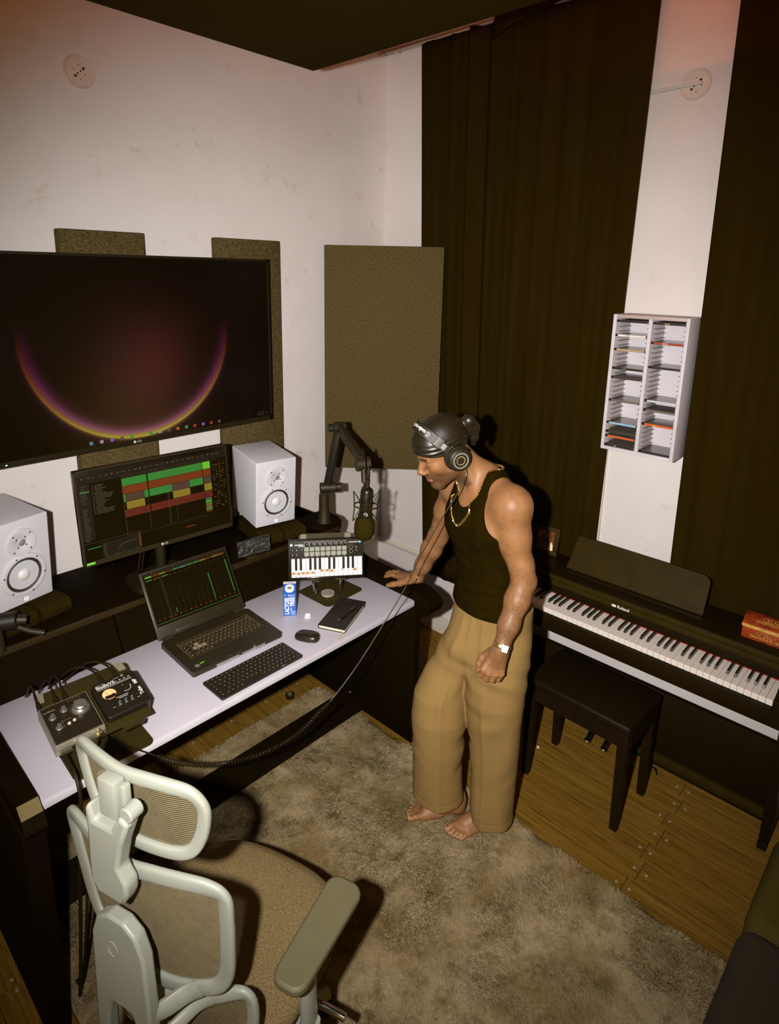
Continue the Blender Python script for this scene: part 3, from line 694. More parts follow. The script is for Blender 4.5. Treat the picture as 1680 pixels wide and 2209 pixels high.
def disc(col, frac, sp, label, txt=None, tcol=None):
    z = 1.4277+.014+round((1-frac)*(h_-.028)/pit)*pit+.0018
    yc = 1.0208+(.0775 if col == 0 else -.0775)
    t = thing('disc_case', label, 'disc case', (2.660, yc, z), group='discs in the wall rack')
    MB().bx((.004, -.0655, 0), (.137, .0655, .0098), .0006, 1).build('case', ROCK, t)
    MB().bx((.0025, -.064, .0008), (.0042, .055, .0092)).build('spine_label', sp, t)
    MB().bx((.002, .0555, .0), (.012, .0660, .0099), .0005, 1).build('hinge', BLKM, t)
    if txt:
        m = MB(); y = .02
        for k in txt: m.box((.0023, y-k*.0007, .005), (.0006, k*.0014, .0026)); y -= k*.0014+.0016
        m.build('spine_print', tcol or WHT, t)
S = lambda n, c: M('spine_'+n, c, .45)
sbk = S('black', rgb(34, 30, 22)); swh = S('white', rgb(226, 220, 210)); stn = S('tan', rgb(176, 146, 104)); sbl = S('blue', rgb(140, 178, 200)); sor = S('orange', rgb(206, 84, 24)); srd = S('rust', rgb(150, 62, 24)); sgr = S('grey', rgb(104, 96, 84)); slt = S('silver', rgb(186, 192, 190)); sdk = S('dark', rgb(60, 52, 40))
grn = M('print_green', rgb(80, 170, 60), .5); yel = M('print_yellow', rgb(214, 178, 70), .5)
fl_ = lambda y: (y-165)/1705.; fr_ = lambda y: (y-190)/1800.
disc(0, fl_(250), sbk, 'black spined disc case in the top slot of the rack left column')
disc(0, fl_(405), swh, 'white spined disc case second from top in the left column', (3, 5, 2), sbk)
disc(0, fl_(562), stn, 'tan spined disc case third from top in the left column')
disc(0, fl_(830), sbk, 'black disc case with green spine lettering in the left column', (4, 6), grn)
disc(0, fl_(985), sdk, 'dark spined disc case below the green lettered one')
disc(0, fl_(1285), sgr, 'grey spined disc case alone in the middle of the left column')
disc(0, fl_(1545), sbl, 'light blue spined disc case in the left column')
disc(0, fl_(1708), sdk, 'dark spined disc case lying directly over the orange one, left column')
disc(0, fl_(1765), sor, 'bright orange spined disc case near the bottom of the left column')
disc(0, fl_(1862), sbk, 'black disc case with white lettering in the lowest left slot', (5,), WHT)
disc(1, fr_(280), sbk, 'black disc case with yellow spine lettering, top of the right column', (4, 3, 5), yel)
disc(1, fr_(520), srd, 'rust red spined disc case high in the right column', (2, 3, 2, 5), WHT)
disc(1, fr_(805), sbk, 'black spined disc case under the rust red one, right column')
disc(1, fr_(1285), slt, 'silver spined disc case in the middle of the right column')
disc(1, fr_(1440), sgr, 'grey spined disc case between the silver and the orange one')
disc(1, fr_(1590), sor, 'orange disc case with yellow lettering in the right column', (7, 3), yel)
disc(1, fr_(1965), sbk, 'black spined disc case in the lowest right slot')

# ================================================================ TIN AND PHOTO FRAME ON THE PIANO
TRED, N, L, p = node_mat('worn_red_tin')
v = mapping(N, L)
c = mixc(N, L, noise(N, L, v, 40, 6, .65, .45, .62), rgb(158, 62, 20), rgb(118, 44, 16))
c = mixc(N, L, noise(N, L, v, 70, 6, .7, .6, .72), c, rgb(92, 74, 34))
L.new(c, p.inputs['Base Color']); p.inputs['Roughness'].default_value = .4; p.inputs['Metallic'].default_value = .2
TGL = M('tin_gold_print', rgb(196, 150, 66), .4, var=.2, vs=60)
tn = thing('chocolate_tin', 'worn red lidded chocolate tin standing on the piano top', 'tin', (2.615, .372, .830), math.radians(2))
MB().bx((-.058, -.122, 0), (.058, .122, .048), .003).build('body', TRED, tn)
MB().bx((-.0595, -.1235, .046), (.0595, .1235, .052), .002).build('rim', TGL, tn)
m = MB(); k = 14
prof = [(-.060, .051), (-.060, .062)]+[(-.060+.120*i/k, .062+.030*math.sin(PI*(.12+.76*i/k))**.8-.012) for i in range(1, k)]+[(.060, .062), (.060, .051)]
m.prism(prof, -.124, .124, T=Matrix(((1, 0, 0, 0), (0, 0, 1, 0), (0, 1, 0, 0), (0, 0, 0, 1)))); m.build('lid', TRED, tn, 40, bev=.0015)
MB().bx((-.0618, -.124, .052), (-.0602, .124, .060)).build('lid_band', TGL, tn)
Tt = lambda y, z, x=-.0586: frame((x, y, z), (0, -1, 0), (0, 0, 1))
text('CHOCOLATE CRISP', .0150, TGL, tn, Tt(.036, .0165), ext=.0003, squash=.86, bold=.0003); text('Kit Kat', .012, TGL, tn, Tt(.040, .034), ext=.0003, shear=.3)
Tt2 = frame((-.0395, -.003, .0775), (0, -1, 0), (.045, 0, .020))
text('CHOCOLATE CRISP', .0160, TGL, tn, Tt2 @ Tl(-.020, -.006, .0016), ext=.0003, squash=.9, bold=.0003); text('Kit Kat', .0145, TGL, tn, Tt2 @ Tl(-.030, .0115, .0015), ext=.0003, shear=.3)
m = MB(); m.tube([Tt2 @ Vector((-.030+.036*math.cos(t), .0115+.010*math.sin(t), .0016)) for t in np.linspace(0, 2*PI, 33)[:-1]], .0006, 4, closed=True)
m.tube([Tt(.040, .034) @ Vector((.034*math.cos(t), .008*math.sin(t), .0002)) for t in np.linspace(0, 2*PI, 33)[:-1]], .0006, 4, closed=True); m.build('printed_oval', TGL, tn)
MB().cyl((-.0595, .052, .030), (-.0583, .052, .030), .004, n=12).build('dent_mark', HOLE, tn)
MB().cyl((.06, -.09, .056), (.06, .09, .056), .003, n=8).build('hinge', TGL, tn)

pf = thing('photo_frame', 'small dark framed photograph standing on the piano beside the music rest', 'photo frame', (2.665, 1.420, .830), rot=(0, math.radians(14), math.radians(6)))
m = MB()
for c_, s_ in (((0, 0, .011), (.012, .136, .022)), ((0, 0, .127), (.012, .136, .022)), ((0, -.057, .069), (.012, .022, .096)), ((0, .057, .069), (.012, .022, .096))): m.box(c_, s_, .003)
m.build('frame', PB2, pf)
PHO, N, L, p = node_mat('photo_print')
v = mapping(N, L)
c = mixc(N, L, noise(N, L, v, 22, 3, .5, .4, .6), rgb(122, 66, 30), rgb(44, 20, 8))
L.new(c, p.inputs['Base Color']); p.inputs['Roughness'].default_value = .3
MB().bx((.0, -.047, .021), (.003, .047, .118)).build('photograph', PHO, pf)
m = MB(); m.add([(-.0006, -.043, .023), (-.0006, -.030, .023), (-.0006, -.026, .052), (-.0006, -.030, .066), (-.0006, -.041, .048)], [(0, 1, 2, 3, 4)]); m.build('bright_figure', M('photo_bright', rgb(236, 222, 190), .5), pf, 0)
m = MB()
for y, z, a, b in ((.012, .066, .016, .036), (-.012, .058, .011, .030), (.036, .05, .010, .028)): m.ell((.0, y, z), (.0009, a, b), 16)
m.build('dark_figures', M('photo_dark', rgb(60, 26, 10), .5), pf)
MB().bx((.006, -.01, .004), (.045, .01, .010)).build('prop', PB1, pf)

# ================================================================ SOFA
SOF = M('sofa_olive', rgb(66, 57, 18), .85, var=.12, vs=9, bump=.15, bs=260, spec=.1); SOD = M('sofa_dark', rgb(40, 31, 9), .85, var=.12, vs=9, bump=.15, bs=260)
sf = thing('sofa', 'dark olive upholstered sofa at the lower right corner', 'sofa', (1.55, -.28, 0))
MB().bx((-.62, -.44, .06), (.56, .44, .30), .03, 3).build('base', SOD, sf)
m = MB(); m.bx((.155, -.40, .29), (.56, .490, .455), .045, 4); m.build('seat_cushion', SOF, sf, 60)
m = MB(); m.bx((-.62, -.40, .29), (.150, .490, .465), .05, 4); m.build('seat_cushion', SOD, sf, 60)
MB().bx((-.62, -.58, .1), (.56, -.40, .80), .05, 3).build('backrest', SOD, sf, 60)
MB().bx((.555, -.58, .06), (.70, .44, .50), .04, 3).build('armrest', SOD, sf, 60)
m = MB(); m.tube([(.31, .30, .4565), (.27, .385, .4565), (.30, .40, .4565), (.40, .36, .4565)], .0025, 6); m.build('piping', BLK, sf)
for x in (-.5, .5):
    for y in (-.45, .35): MB().cyl((x, y, 0), (x, y, .07), .02, n=12).build('foot', PBB, sf)
# ================================================================ SPEAKERS ON FOAM PADS
SPW = M('speaker_white', rgb(206, 203, 207), .45, var=.03, vs=8, bump=.04, bs=500); CONE = M('cone_white', rgb(202, 202, 204), .55)
SURR = M('rubber_surround', rgb(58, 48, 26), .6); PADF = M('pad_foam', rgb(42, 33, 6), 1.0, spec=.02, var=.3, vs=180, bump=.6, bs=300)
LIT = M('logo_lit', rgb(240, 240, 230), .4, emit=(1, .98, .9), es=1.5)
OUT = lambda x, y, z: frame((x, y, z), (1, 0, 0), (0, 0, 1))        # local z points to -y
def speaker(label, loc, rz, rx):
    t = thing('studio_monitor_speaker', label, 'speaker', loc, rot=(rx, 0, rz), group='white studio monitor speakers')
    w, h, d = .105, .332, .284
    MB().bx((-w, 0, 0), (w, d, h), .006, 3).build('cabinet', SPW, t)
    # tweeter plate with wave guide
    tp = MB().lathe([(.0165, .001), (.020, .0025), (.030, .006), (.046, .0075), (.051, .0072), (.0525, .004), (.0525, -.001)], 48, T=OUT(0, 0, .247)).build('tweeter_plate', SPW, t)
    MB().lathe([(0, .0075), (.006, .0066), (.012, .0035), (.0150, .001), (.0168, .001)], 32, T=OUT(0, 0, .247)).build('dome', CONE, tp)
    MB().lathe([(.0, .0095), (.007, .0088), (.0115, .0065), (.0125, .004)], 24, T=OUT(0, 0, .247)).build('grille', M('grille_mesh', rgb(150, 148, 140), .5, metal=.3), tp)
    m = MB().lathe([(.0645, .001), (.066, .0075), (.075, .0085), (.0815, .006), (.083, .001)], 56, T=OUT(0, 0, .118)).build('woofer_ring', SPW, t)
    MB().lathe([(.054, -.001), (.056, .004), (.060, .0062), (.064, .004), (.0655, .001)], 56, T=OUT(0, 0, .118)).build('surround', SURR, m)
    MB().lathe([(.024, .0005), (.025, .0004), (.040, .001), (.0545, .0025)], 48, T=OUT(0, 0, .118)).build('cone', CONE, m)
    MB().lathe([(0, .013), (.010, .0118), (.018, .0075), (.0232, .0015), (.0245, .0006)], 32, T=OUT(0, 0, .118)).build('dust_cap', M('dust_cap', rgb(224, 220, 214), .35), m)
    MB().lathe([(.0235, .0010), (.0245, .0016), (.0258, .0008)], 40, T=OUT(0, 0, .118)).build('cap_ring', BLKM, m)
    sm = MB().lathe([(0, .0012), (.0025, .0012), (.0034, .0002)], 12).mesh('screw', 40)
    for k in range(4):
        a = PI/4+k*PI/2; o = link('screw', sm, M('bronze_screw', rgb(90, 72, 40), .4, metal=.6), t); o.matrix_local = OUT(.043*math.cos(a), -.0075, .247+.043*math.sin(a))
        a += .1; o = link('screw', sm, _mats['bronze_screw'], t); o.matrix_local = OUT(.022*math.cos(a), -.0035, .247+.022*math.sin(a))
    for k in range(6):
        a = PI/6+k*PI/3+.35; o = link('screw', sm, _mats['bronze_screw'], t); o.matrix_local = OUT(.0745*math.cos(a), -.0085, .118+.0745*math.sin(a))
    MB().cyl((0, -.0012, .021), (0, .001, .021), .009, n=24).build('badge', M('badge_dark', rgb(90, 88, 80), .3, metal=.5), t)
    m = MB(); m.tube([OUT(0, -.0018, .021) @ Vector((.0072*math.cos(a), .0072*math.sin(a), 0)) for a in np.linspace(0, 2*PI, 25)[:-1]], .0011, 5, closed=True)
    for k in range(3):
        a = PI/2+k*2*PI/3; m.tube([(0, -.0018, .021), (.0062*math.cos(a), -.0018, .021+.0062*math.sin(a))], .0010, 5)
    m.build('lit_emblem', LIT, t)
    return t
def pad(label, loc, rz):
    t = thing('isolation_pad', label, 'foam pad', loc, rz, group='foam pads under the speakers')
    for s in (-1, 1):
        m = MB(); pr = [(-.075, 0), (-.082, .012), (-.078, .042), (-.066, .0515), (.0, .0540), (.27, .034), (.27, 0)]
        m.prism(pr, s*.120, s*.006, T=Matrix(((0, 0, 1, 0), (1, 0, 0, 0), (0, 1, 0, 0), (0, 0, 0, 1)))); m.build('foam_wedge', PADF, t, 50)
    return t
speaker('white studio monitor speaker right of the screens near the boom arm', (1.7392, 2.3681, .9704), -.1769, .0755)
speaker('white studio monitor speaker cut by the left picture edge', (.6354, 2.4057, .9650), .2264, .0621)
pad('dark grey foam pad under the right speaker', (1.7392, 2.362, .9105), -.1769)
pad('dark grey foam pad under the left speaker', (.6354, 2.400, .9105), .2264)

# ================================================================ MONITOR
def emis(n, c, s): return M('screen_'+n, tuple(x*.2 for x in c), .4, emit=c, es=s*.62, spec=.15)
SG = emis('green', rgb(70, 150, 62), .62); SR = emis('rust', rgb(140, 66, 26), .62); SM_ = emis('maroon', rgb(124, 52, 34), .5); SY = emis('yellow', rgb(166, 142, 48), .6); SP = emis('mauve', rgb(104, 76, 60), .5); SL_ = emis('lime', rgb(120, 210, 50), .75)
SD = emis('dim', rgb(120, 108, 84), .30); SA = emis('amber', rgb(190, 110, 30), .4); SB_ = M('screen_black', rgb(17, 11, 1), .25, emit=rgb(30, 22, 5), es=.2, spec=.15); SX = emis('panel', rgb(60, 50, 34), .16); SC_ = emis('cyan', rgb(110, 160, 160), .45)
SCR = [SB_, SG, SR, SM_, SY, SP, SL_, SD, SA, SX, SC_]
class Screen:
    def __init__(s, w, h, y, T=None): s.m = MB(); s.m.T = T if T is not None else Matrix(); s.w = w; s.h = h; s.y = y; s.r(0, 0, 1, 1, 0, 0)
    def r(s, u0, v0, u1, v1, mi, lv=1):
        y = s.y-.0002*lv; X = lambda u: (u-.5)*s.w; Z = lambda v: (1-v)*s.h
        s.m.quad((X(u0), y, Z(v1)), (X(u1), y, Z(v1)), (X(u1), y, Z(v0)), (X(u0), y, Z(v0)), mi)
mo = thing('computer_monitor', 'black desktop monitor showing a music arrangement with coloured clips', 'monitor', (1.1131, 2.2614, 1.0908), rot=(-.0969, 0, -.0522))
mw, mh = .614, .365
MB().box((0, .016, mh/2), (mw, .030, mh), .005).build('housing', BLKG, mo)
m = MB()
for c_, d in (((0, -.0005, mh-.003), (mw, .004, .006)), ((0, -.0005, .009), (mw, .004, .018)), ((-mw/2+.003, -.0005, mh/2), (.006, .004, mh)), ((mw/2-.003, -.0005, mh/2), (.006, .004, mh))): m.box(c_, d)
m.build('bezel', M('monitor_bezel', rgb(40, 32, 14), .35), mo)
s = Screen(mw-.012, mh-.024, .0005)
rr_ = random.Random(4)
rows = [.105, .197, .288, .379, .468, .558]
s.r(.0, .0, 1, .085, 9); s.r(.0, .085, .075, .72, 9); 
s.r(.27, rows[0], .428, rows[1]-.004, 1); s.r(.437, rows[0], .818, rows[1]-.004, 1); s.r(.822, rows[0], .878, rows[1]-.004, 6)
s.r(.27, rows[1], .43, rows[2]-.004, 2); s.r(.437, rows[1], .818, rows[2]-.004, 2); s.r(.822, rows[1], .878, rows[2]-.004, 2)
s.r(.27, rows[2], .282, rows[3]-.004, 1); s.r(.284, rows[2], .402, rows[3]-.004, 5); s.r(.404, rows[2], .43, rows[3]-.004, 1); s.r(.437, rows[2], .592, rows[3]-.004, 1); s.r(.594, rows[2], .716, rows[3]-.004, 5); s.r(.718, rows[2], .816, rows[3]-.004, 1); s.r(.822, rows[2], .878, rows[3]-.004, 5)
s.r(.284, rows[3], .402, rows[4]-.004, 4); s.r(.594, rows[3], .716, rows[4]-.004, 4); s.r(.822, rows[3], .878, rows[4]-.004, 4)
s.r(.27, rows[4], .43, rows[5]-.004, 3); s.r(.437, rows[4], .818, rows[5]-.004, 3); s.r(.822, rows[4], .878, rows[5]-.004, 3)
for i, k in enumerate((10, 1, 6, 1, 4, 8, 10, 4, 1, 3)): s.r(.822, .562+i*.018, .868, .575+i*.018, k)
for x in (.425, .556, .565, .612): s.r(x, .10, x+.0014, .76, 7, 2)
s.r(.27, .77, .82, .772, 7, 2); s.r(.268, .09, .27, .77, 7, 2); s.r(.27, .09, .88, .093, 7, 2)
for i in range(18): s.r(.098+.006*(i % 3 == 0), .115+i*.0185, .098+rr_.uniform(.04, .12), .122+i*.0185, 7, 2); s.r(.086, .114+i*.0185, .092, .123+i*.0185, 7, 2)
for i in range(9): s.r(.018, .105+i*.024, .018+rr_.uniform(.02, .04), .111+i*.024, 7, 2)
s.r(.014, .165, .07, .18, 1, 2)
for i in range(18): s.r(.018, .36+i*.021, .018+rr_.uniform(.018, .04), .366+i*.021, 7, 2)
for i in range(26): s.r(.03+i*.036, .02+.0*i, .03+i*.036+rr_.uniform(.006, .022), .03, 8 if i % 5 == 0 else 7, 2)
for i in range(30): s.r(.28+i*.02, .07, .28+i*.02+.006, .076, 7, 2)
for i in range(20):
    for j in range(4):
        if rr_.random() < .7: s.r(.892+j*.026, .10+i*.031, .892+j*.026+rr_.uniform(.006, .02), .108+i*.031, 8 if j in (1, 2) and rr_.random() < .6 else 7, 2)
for i in range(16):
    s.r(.288+i*.007, rows[3]+.03+.02*(i % 3), .288+i*.007+.004, rows[3]+.036+.02*(i % 3), 0, 2); s.r(.598+i*.007, rows[3]+.03+.02*(i % 3), .598+i*.007+.004, rows[3]+.036+.02*(i % 3), 0, 2)
for i in range(40): s.r(.28+i*.0134, rows[4]+.03+.02*(i % 2), .28+i*.0134+.002, rows[4]+.045+.02*(i % 2), 0, 2)
s.r(.0, .745, .36, .748, 7, 2); s.r(.105, .77, .35, .955, 9, 1); s.r(.02, .80, .10, .81, 1, 2)
px_, pv_ = .19, .93
for i in range(24):
    u_ = .19+i*.0055; v_ = .93-.10*(1-math.exp(-i*.28)); s.r(u_, v_-.003, u_+.0058, v_+.003, 8 if i == 5 else 7, 2)
for i in range(13): s.r(.13+i*.016, .935, .136+i*.016, .945, 1 if i % 4 == 0 else 7, 2)
for i in range(8): s.r(.115, .79+i*.018, .128, .796+i*.018, 7, 2); s.r(.335, .77+i*.02, .35, .778+i*.02, 8, 2)
s.r(.66, .85, .73, .857, 8, 2); s.r(.90, .955, .95, .965, 8, 2)
s.m.build('screen', SCR, mo, 0)
text('LG', .012, M('tv_logo'), mo, FRT(.006, -.003, .0095)); MB().cyl((-.010, -.0024, .0095), (-.010, -.0030, .0095), .005, n=14).build('logo_disc', M('tv_logo'), mo)
MB().box((-mw/2+.022, -.003, .011), (.030, .0008, .008)).build('energy_sticker', M('sticker_green', rgb(110, 200, 60), .5), mo)
m = MB(); m.T = mo.matrix_basis.inverted(); m.cyl((1.118, 2.315, .9105), (1.118, 2.315, 1.20), .020, n=20); m.build('stand_post', BLKM, mo)
m = MB(); m.T = mo.matrix_basis.inverted(); m.prism([(x+1.118, y+2.34) for x, y in rrect(.24, .17, .04)], .9107, .936); m.build('stand_foot', BLKM, mo, 30)
m = MB(); m.T = mo.matrix_basis.inverted(); m.bx((1.085, 2.295, 1.17), (1.15, 2.335, 1.30), .004); m.build('stand_head', BLKM, mo)
for i, x in enumerate((1.04, 1.055)):
    m = MB(); m.T = mo.matrix_basis.inverted(); m.tube(spline([(x+.03, 2.31, 1.14), (x, 2.325, 1.06), (x-.005, 2.35, .97), (x+.03, 2.45, .932)], 6), .003, 6); m.build('monitor_lead', BLKM, mo)

# ================================================================ LAPTOP
lp = thing('laptop', 'open black gaming laptop on the white worktop showing a mixer screen', 'laptop', (1.180, 1.9791, .750), -.033)
LPB = M('laptop_body', rgb(40, 34, 18), .4, var=.1, vs=10); LPK = M('laptop_deck', rgb(32, 27, 14), .45, var=.1)
bw, bd = .193, .135
m = MB(); m.prism([(-bw, -bd+.004), (-bw+.006, -bd), (-.07, -bd), (-.06, -bd+.006), (.06, -bd+.006), (.07, -bd), (bw-.006, -bd), (bw, -bd+.004), (bw, bd-.02), (bw-.02, bd), (-bw+.02, bd), (-bw, bd-.02)], .003, .0235); m.build('base', LPB, lp, 0, bev=.0015)
for x in (-.155, .155):
    for y in (-.11, .11): MB().cyl((x, y, 0), (x, y, .004), .008, n=10).build('rubber_foot', BLKM, lp)
MB().bx((-.100, -bd-.0012, .005), (-.005, -bd+.004, .015)).build('front_vent', SILV, lp); MB().bx((.01, -bd-.0012, .006), (.11, -bd+.004, .014)).build('front_vent', SILV, lp)
MB().bx((-.055, -.128, .0235), (.052, -.058, .0240), .0003, 1).build('touchpad', M('touchpad', rgb(36, 30, 16), .5), lp)
MB().bx((-.155, -.050, .0228), (.165, .075, .0237)).build('key_well', M('key_backlight', rgb(46, 36, 16), .6, emit=rgb(190, 140, 70), es=.10), lp)
KM = {}
def key(parent, x, y, z, w, d, mat, h=.0022):
    k = (round(w, 4), round(d, 4), mat.name)
    if k not in KM: KM[k] = MB().bx((-w/2, -d/2, 0), (w/2, d/2, h), .0008, 1).mesh('key', 30)
    o = link('key', KM[k], mat, parent); o.location = (x, y, z); return o
LKM = M('key_cap', rgb(34, 29, 15), .5); LKW = M('key_cap_clear', rgb(146, 134, 108), .4); LEG = M('key_legend', rgb(176, 160, 120), .5, emit=rgb(190, 150, 80), es=.12)
leg = MB()
for r_ in range(6):
    nk = 16 if r_ else 17; hh = .0185 if r_ else .012; y = .062-(r_*.0205 if r_ else -.0015)
    x = -.150
    for i in range(nk):
        w = .0175
        if r_ == 5: w = (.024, .0175, .0175, .0175, .092, .0175, .0175, .024, .0175, .0175, .0175, .0175)[i] if i < 12 else 0
        elif i == 0: w = (.0175, .0175, .024, .028, .036)[r_] if r_ < 5 else .02
        if w == 0 or x+w > .165: break
        clear = (r_, i) in ((2, 2), (3, 1), (3, 2), (3, 3))
        key(lp, x+w/2, y, .0237, w-.0022, hh-.0022, LKW if clear else LKM)
        if r_ and not clear: leg.box((x+.007, y+.002, .02605), (.0040, .0040, .0002))
        x += w+.0012
leg.build('key_legends', LEG, lp)
MB().box((-.16, -.105, .0237), (.016, .016, .0004)).build('sticker', M('sticker_silver', rgb(150, 144, 130), .35, metal=.4), lp)
MB().box((-.138, -.100, .0237), (.017, .006, .0004)).build('sticker', M('sticker_green'), lp)
MB().box((0, .098, .0242), (.05, .006, .0008)).build('power_strip', DKMET, lp)
lid = bpy.data.objects.new('lid', None)
Tlid = Tl(0, .132, .026) @ Matrix.Rotation(-.56, 4, 'X')
def LB(): q = MB(); q.T = Tlid; return q
lw, lh = .193, .272
li_ = LB(); li_.box((0, .006, lh/2), (lw*2, .009, lh), .004); lid = li_.build('lid', LPB, lp)
q = LB(); q.T = Tlid @ Tl(0, 0, .044); s = Screen(.366, .212, .0009, Tlid @ Tl(0, 0, .050))
s.r(0, 0, 1, .055, 9)
cols = [6, 2, 4, 3, 1, 10, 1, 1, 4, 2, 4, 8, 6]
for i in range(12): s.r(.02+i*.08, .06, .02+i*.08+.074, .085, cols[i % 13])
for i in range(3): s.r(.02+i*.09, .125, .09+i*.09, .142, (1, 2, 1)[i])
for i in range(16):
    u_ = .03+i*.0605; s.r(u_, .10, u_+.001, .95, 9, 1)
    for j in range(9): s.r(u_+.022, .28+j*.06, u_+.026, .286+j*.06, 7, 2)
    s.r(u_+.012, .14, u_+.03, .148, 7, 2); s.r(u_+.010, .88, u_+.022, .905, 8, 2)
    s.r(u_+.016, .90-rr_.uniform(.1, .6), u_+.022, .90, 9, 2)
    s.r(u_+.017, rr_.uniform(.25, .5), u_+.027, 0, 7, 2) if False else None
s.r(.71, .35, .722, .86, 1, 2); s.r(.955, .2, .968, .86, 1, 2); s.r(.17, .1, .20, .95, 9, 1); s.r(.0, .955, 1, .962, 1, 2); s.r(.25, .77, .258, .87, 1, 2)
for i in range(20): s.r(.1+i*.042, .02, .1+i*.042+.012, .032, 7 if i % 6 else 8, 2)
o = s.m.build('lid_screen', SCR, lid, 0)
q = LB(); q.bx((-.12, -.002, .008), (.12, .004, .022), .002); q.build('hinge_bar', LPB, lp)
for sx in (-1, 1): q = LB(); q.cyl((sx*.135, .004, -.002), (sx*.175, .004, -.002), .0095, n=14); q.build('hinge', LPB, lp)

# ================================================================ KEYBOARD, MOUSE, NOTEBOOK, PEN
kb = thing('computer_keyboard', 'slim black wireless keyboard lying in front of the laptop', 'keyboard', (1.165, 1.7375, .750), .008)
MB().prism(rrect(.354, .127, .006), .0, .0085).build('case', M('keyboard_case', rgb(36, 30, 16), .35), kb, 30, bev=.0015)
leg = MB(); KKM = M('keyboard_keys', rgb(30, 25, 13), .45)
for r_ in range(6):
    y = .051-r_*.0196; hh = .0155 if r_ == 0 else .018; x = -.170
    for i in range(18):
        w = .0176
        if r_ == 5: w = (.020, .0176, .0176, .0176, .095, .0176, .0176, .0176, .0176, .0176, .0176, .0176, .0176, .0176)[i] if i < 14 else 0
        elif i == 0 and r_ > 1: w = (0, 0, .024, .029, .036)[r_]
        if w == 0 or x+w > .1715: break
        key(kb, x+w/2, y, .0085, w-.0018, hh-.0018, KKM, .0018); leg.box((x+.008, y, .01035), (.0034, .0030, .0002)); x += w+.0012
leg.build('key_legends', M('keyboard_legend', rgb(176, 166, 146), .5), kb)
text('rapoo', .008, M('keyboard_legend'), kb, Tl(.085, -.0605, .0087), ext=.0001)
ms = thing('computer_mouse', 'black wireless mouse lying beside the notebook', 'mouse', (1.4345, 1.7630, .750), math.radians(26))
m = MB(); rows_ = []
for rr0, zz0 in ((1.0, .002), (1.0, .009), (.975, .0145), (.90, .0200), (.75, .0240), (.50, .0268), (.25, .0280), (.0, .0284)):
    rows_.append([(.0305*rr0*math.copysign(abs(math.cos(t))**.72, math.cos(t)), .0515*rr0*math.copysign(abs(math.sin(t))**.72, math.sin(t)), zz0*(1-.10*math.sin(t)*rr0)) for t in np.linspace(0, 2*PI, 41)[:-1]])
m.add([p_ for r_ in rows_ for p_ in r_], [(i*40+j, i*40+(j+1) % 40, (i+1)*40+(j+1) % 40, (i+1)*40+j) for i in range(7) for j in range(40)]+[tuple(range(39, -1, -1))]); m.build('shell', M('mouse_shell', rgb(34, 28, 12), .32, spec=.6), ms, 80)
MB().cyl((-.003, .026, .0215), (.003, .026, .0215), .0060, n=14).build('scroll_wheel', DKMET, ms)
MB().bx((-.0003, .008, .0268), (.0003, .030, .0274)).build('button_seam', BLKM, ms)
nbk = thing('notebook', 'black hardcover notebook with elastic band on the worktop', 'notebook', (1.648, 1.787, .750), math.radians(24.5))
COV = M('notebook_cover', rgb(30, 24, 11), .5, var=.1, bump=.1, bs=400); PAP = M('paper_block', rgb(224, 210, 190), .8, var=.05, stretch=(1, 1, 40))
lx, ly = .121, .060
MB().prism(rrect(2*lx, 2*ly, .006), 0, .002).build('back_cover', COV, nbk, 30); MB().prism(rrect(2*lx, 2*ly, .006), .014, .0165).build('front_cover', COV, nbk, 30)
MB().bx((-lx+.004, -ly+.003, .002), (lx-.004, ly-.003, .014)).build('pages', PAP, nbk)
MB().bx((-lx, ly-.004, .001), (lx, ly, .0155), .001).build('spine', COV, nbk)
m = MB(); m.bx((.098, -ly-.0012, -.0), (.104, ly+.001, .0175)); m.build('elastic_band', M('elastic', rgb(22, 18, 8), .7), nbk)
m = MB(); m.tube(spline([(-lx+.004, -.045, .008), (-lx-.012, -.052, .004), (-lx-.028, -.056, .0015), (-lx-.045, -.05, .0012)], 5), 1, 6, sq=((0, 0, 1), .0005, .003)); m.build('ribbon_marker', M('ribbon', rgb(196, 160, 90), .6), nbk)
pe = thing('pen', 'slim black pen lying on the notebook', 'pen', (1.657, 1.7645, .7665), math.radians(12.6))
MB().cyl((-.062, 0, .0045), (.055, 0, .0045), .0043, n=14).build('barrel', BLKG, pe)
MB().cyl((-.071, 0, .0045), (-.062, 0, .0045), .0012, .0040, n=14).build('tip', SILV, pe); MB().bx((.02, -.001, .0085), (.058, .001, .0098)).build('clip', SILV, pe)

# ================================================================ MILK CARTON AND CAP
MLK = M('carton_blue', rgb(38, 92, 182), .38, var=.03); MWH = M('carton_white', rgb(226, 226, 226), .4)
ct = thing('milk_carton', 'small blue lactose free milk carton standing open on the worktop', 'carton', (1.5085, 1.9685, .750), math.radians(-39))
cw = .027
m = MB(); m.add([(-cw, -cw, 0), (cw, -cw, 0), (cw, cw, 0), (-cw, cw, 0), (-cw, -cw, .102), (cw, -cw, .102), (cw, cw, .128), (-cw, cw, .128)], [(3, 2, 1, 0), (4, 5, 6, 7), (0, 1, 5, 4), (1, 2, 6, 5), (2, 3, 7, 6), (3, 0, 4, 7)]); m.build('box', MLK, ct, 0, bev=.0012)
MB().bx((-cw, cw-.010, .126), (cw, cw, .132)).build('top_fold', M('fold_print', rgb(196, 186, 190), .5, var=.3, vs=120), ct)
Tc = frame((0, -.003, .1128), (1, 0, 0), (0, .0545, .026))
m = MB(); m.T = Tc; m.prism(rrect(.038, .040, .016), .0008, .004); m.build('spout_base', MWH, ct, 40)
m = MB(); m.T = Tc; m.lathe([(.0095, .004), (.0095, .012), (.0120, .012), (.0125, .004)], 28); m.build('spout_ring', MWH, ct)
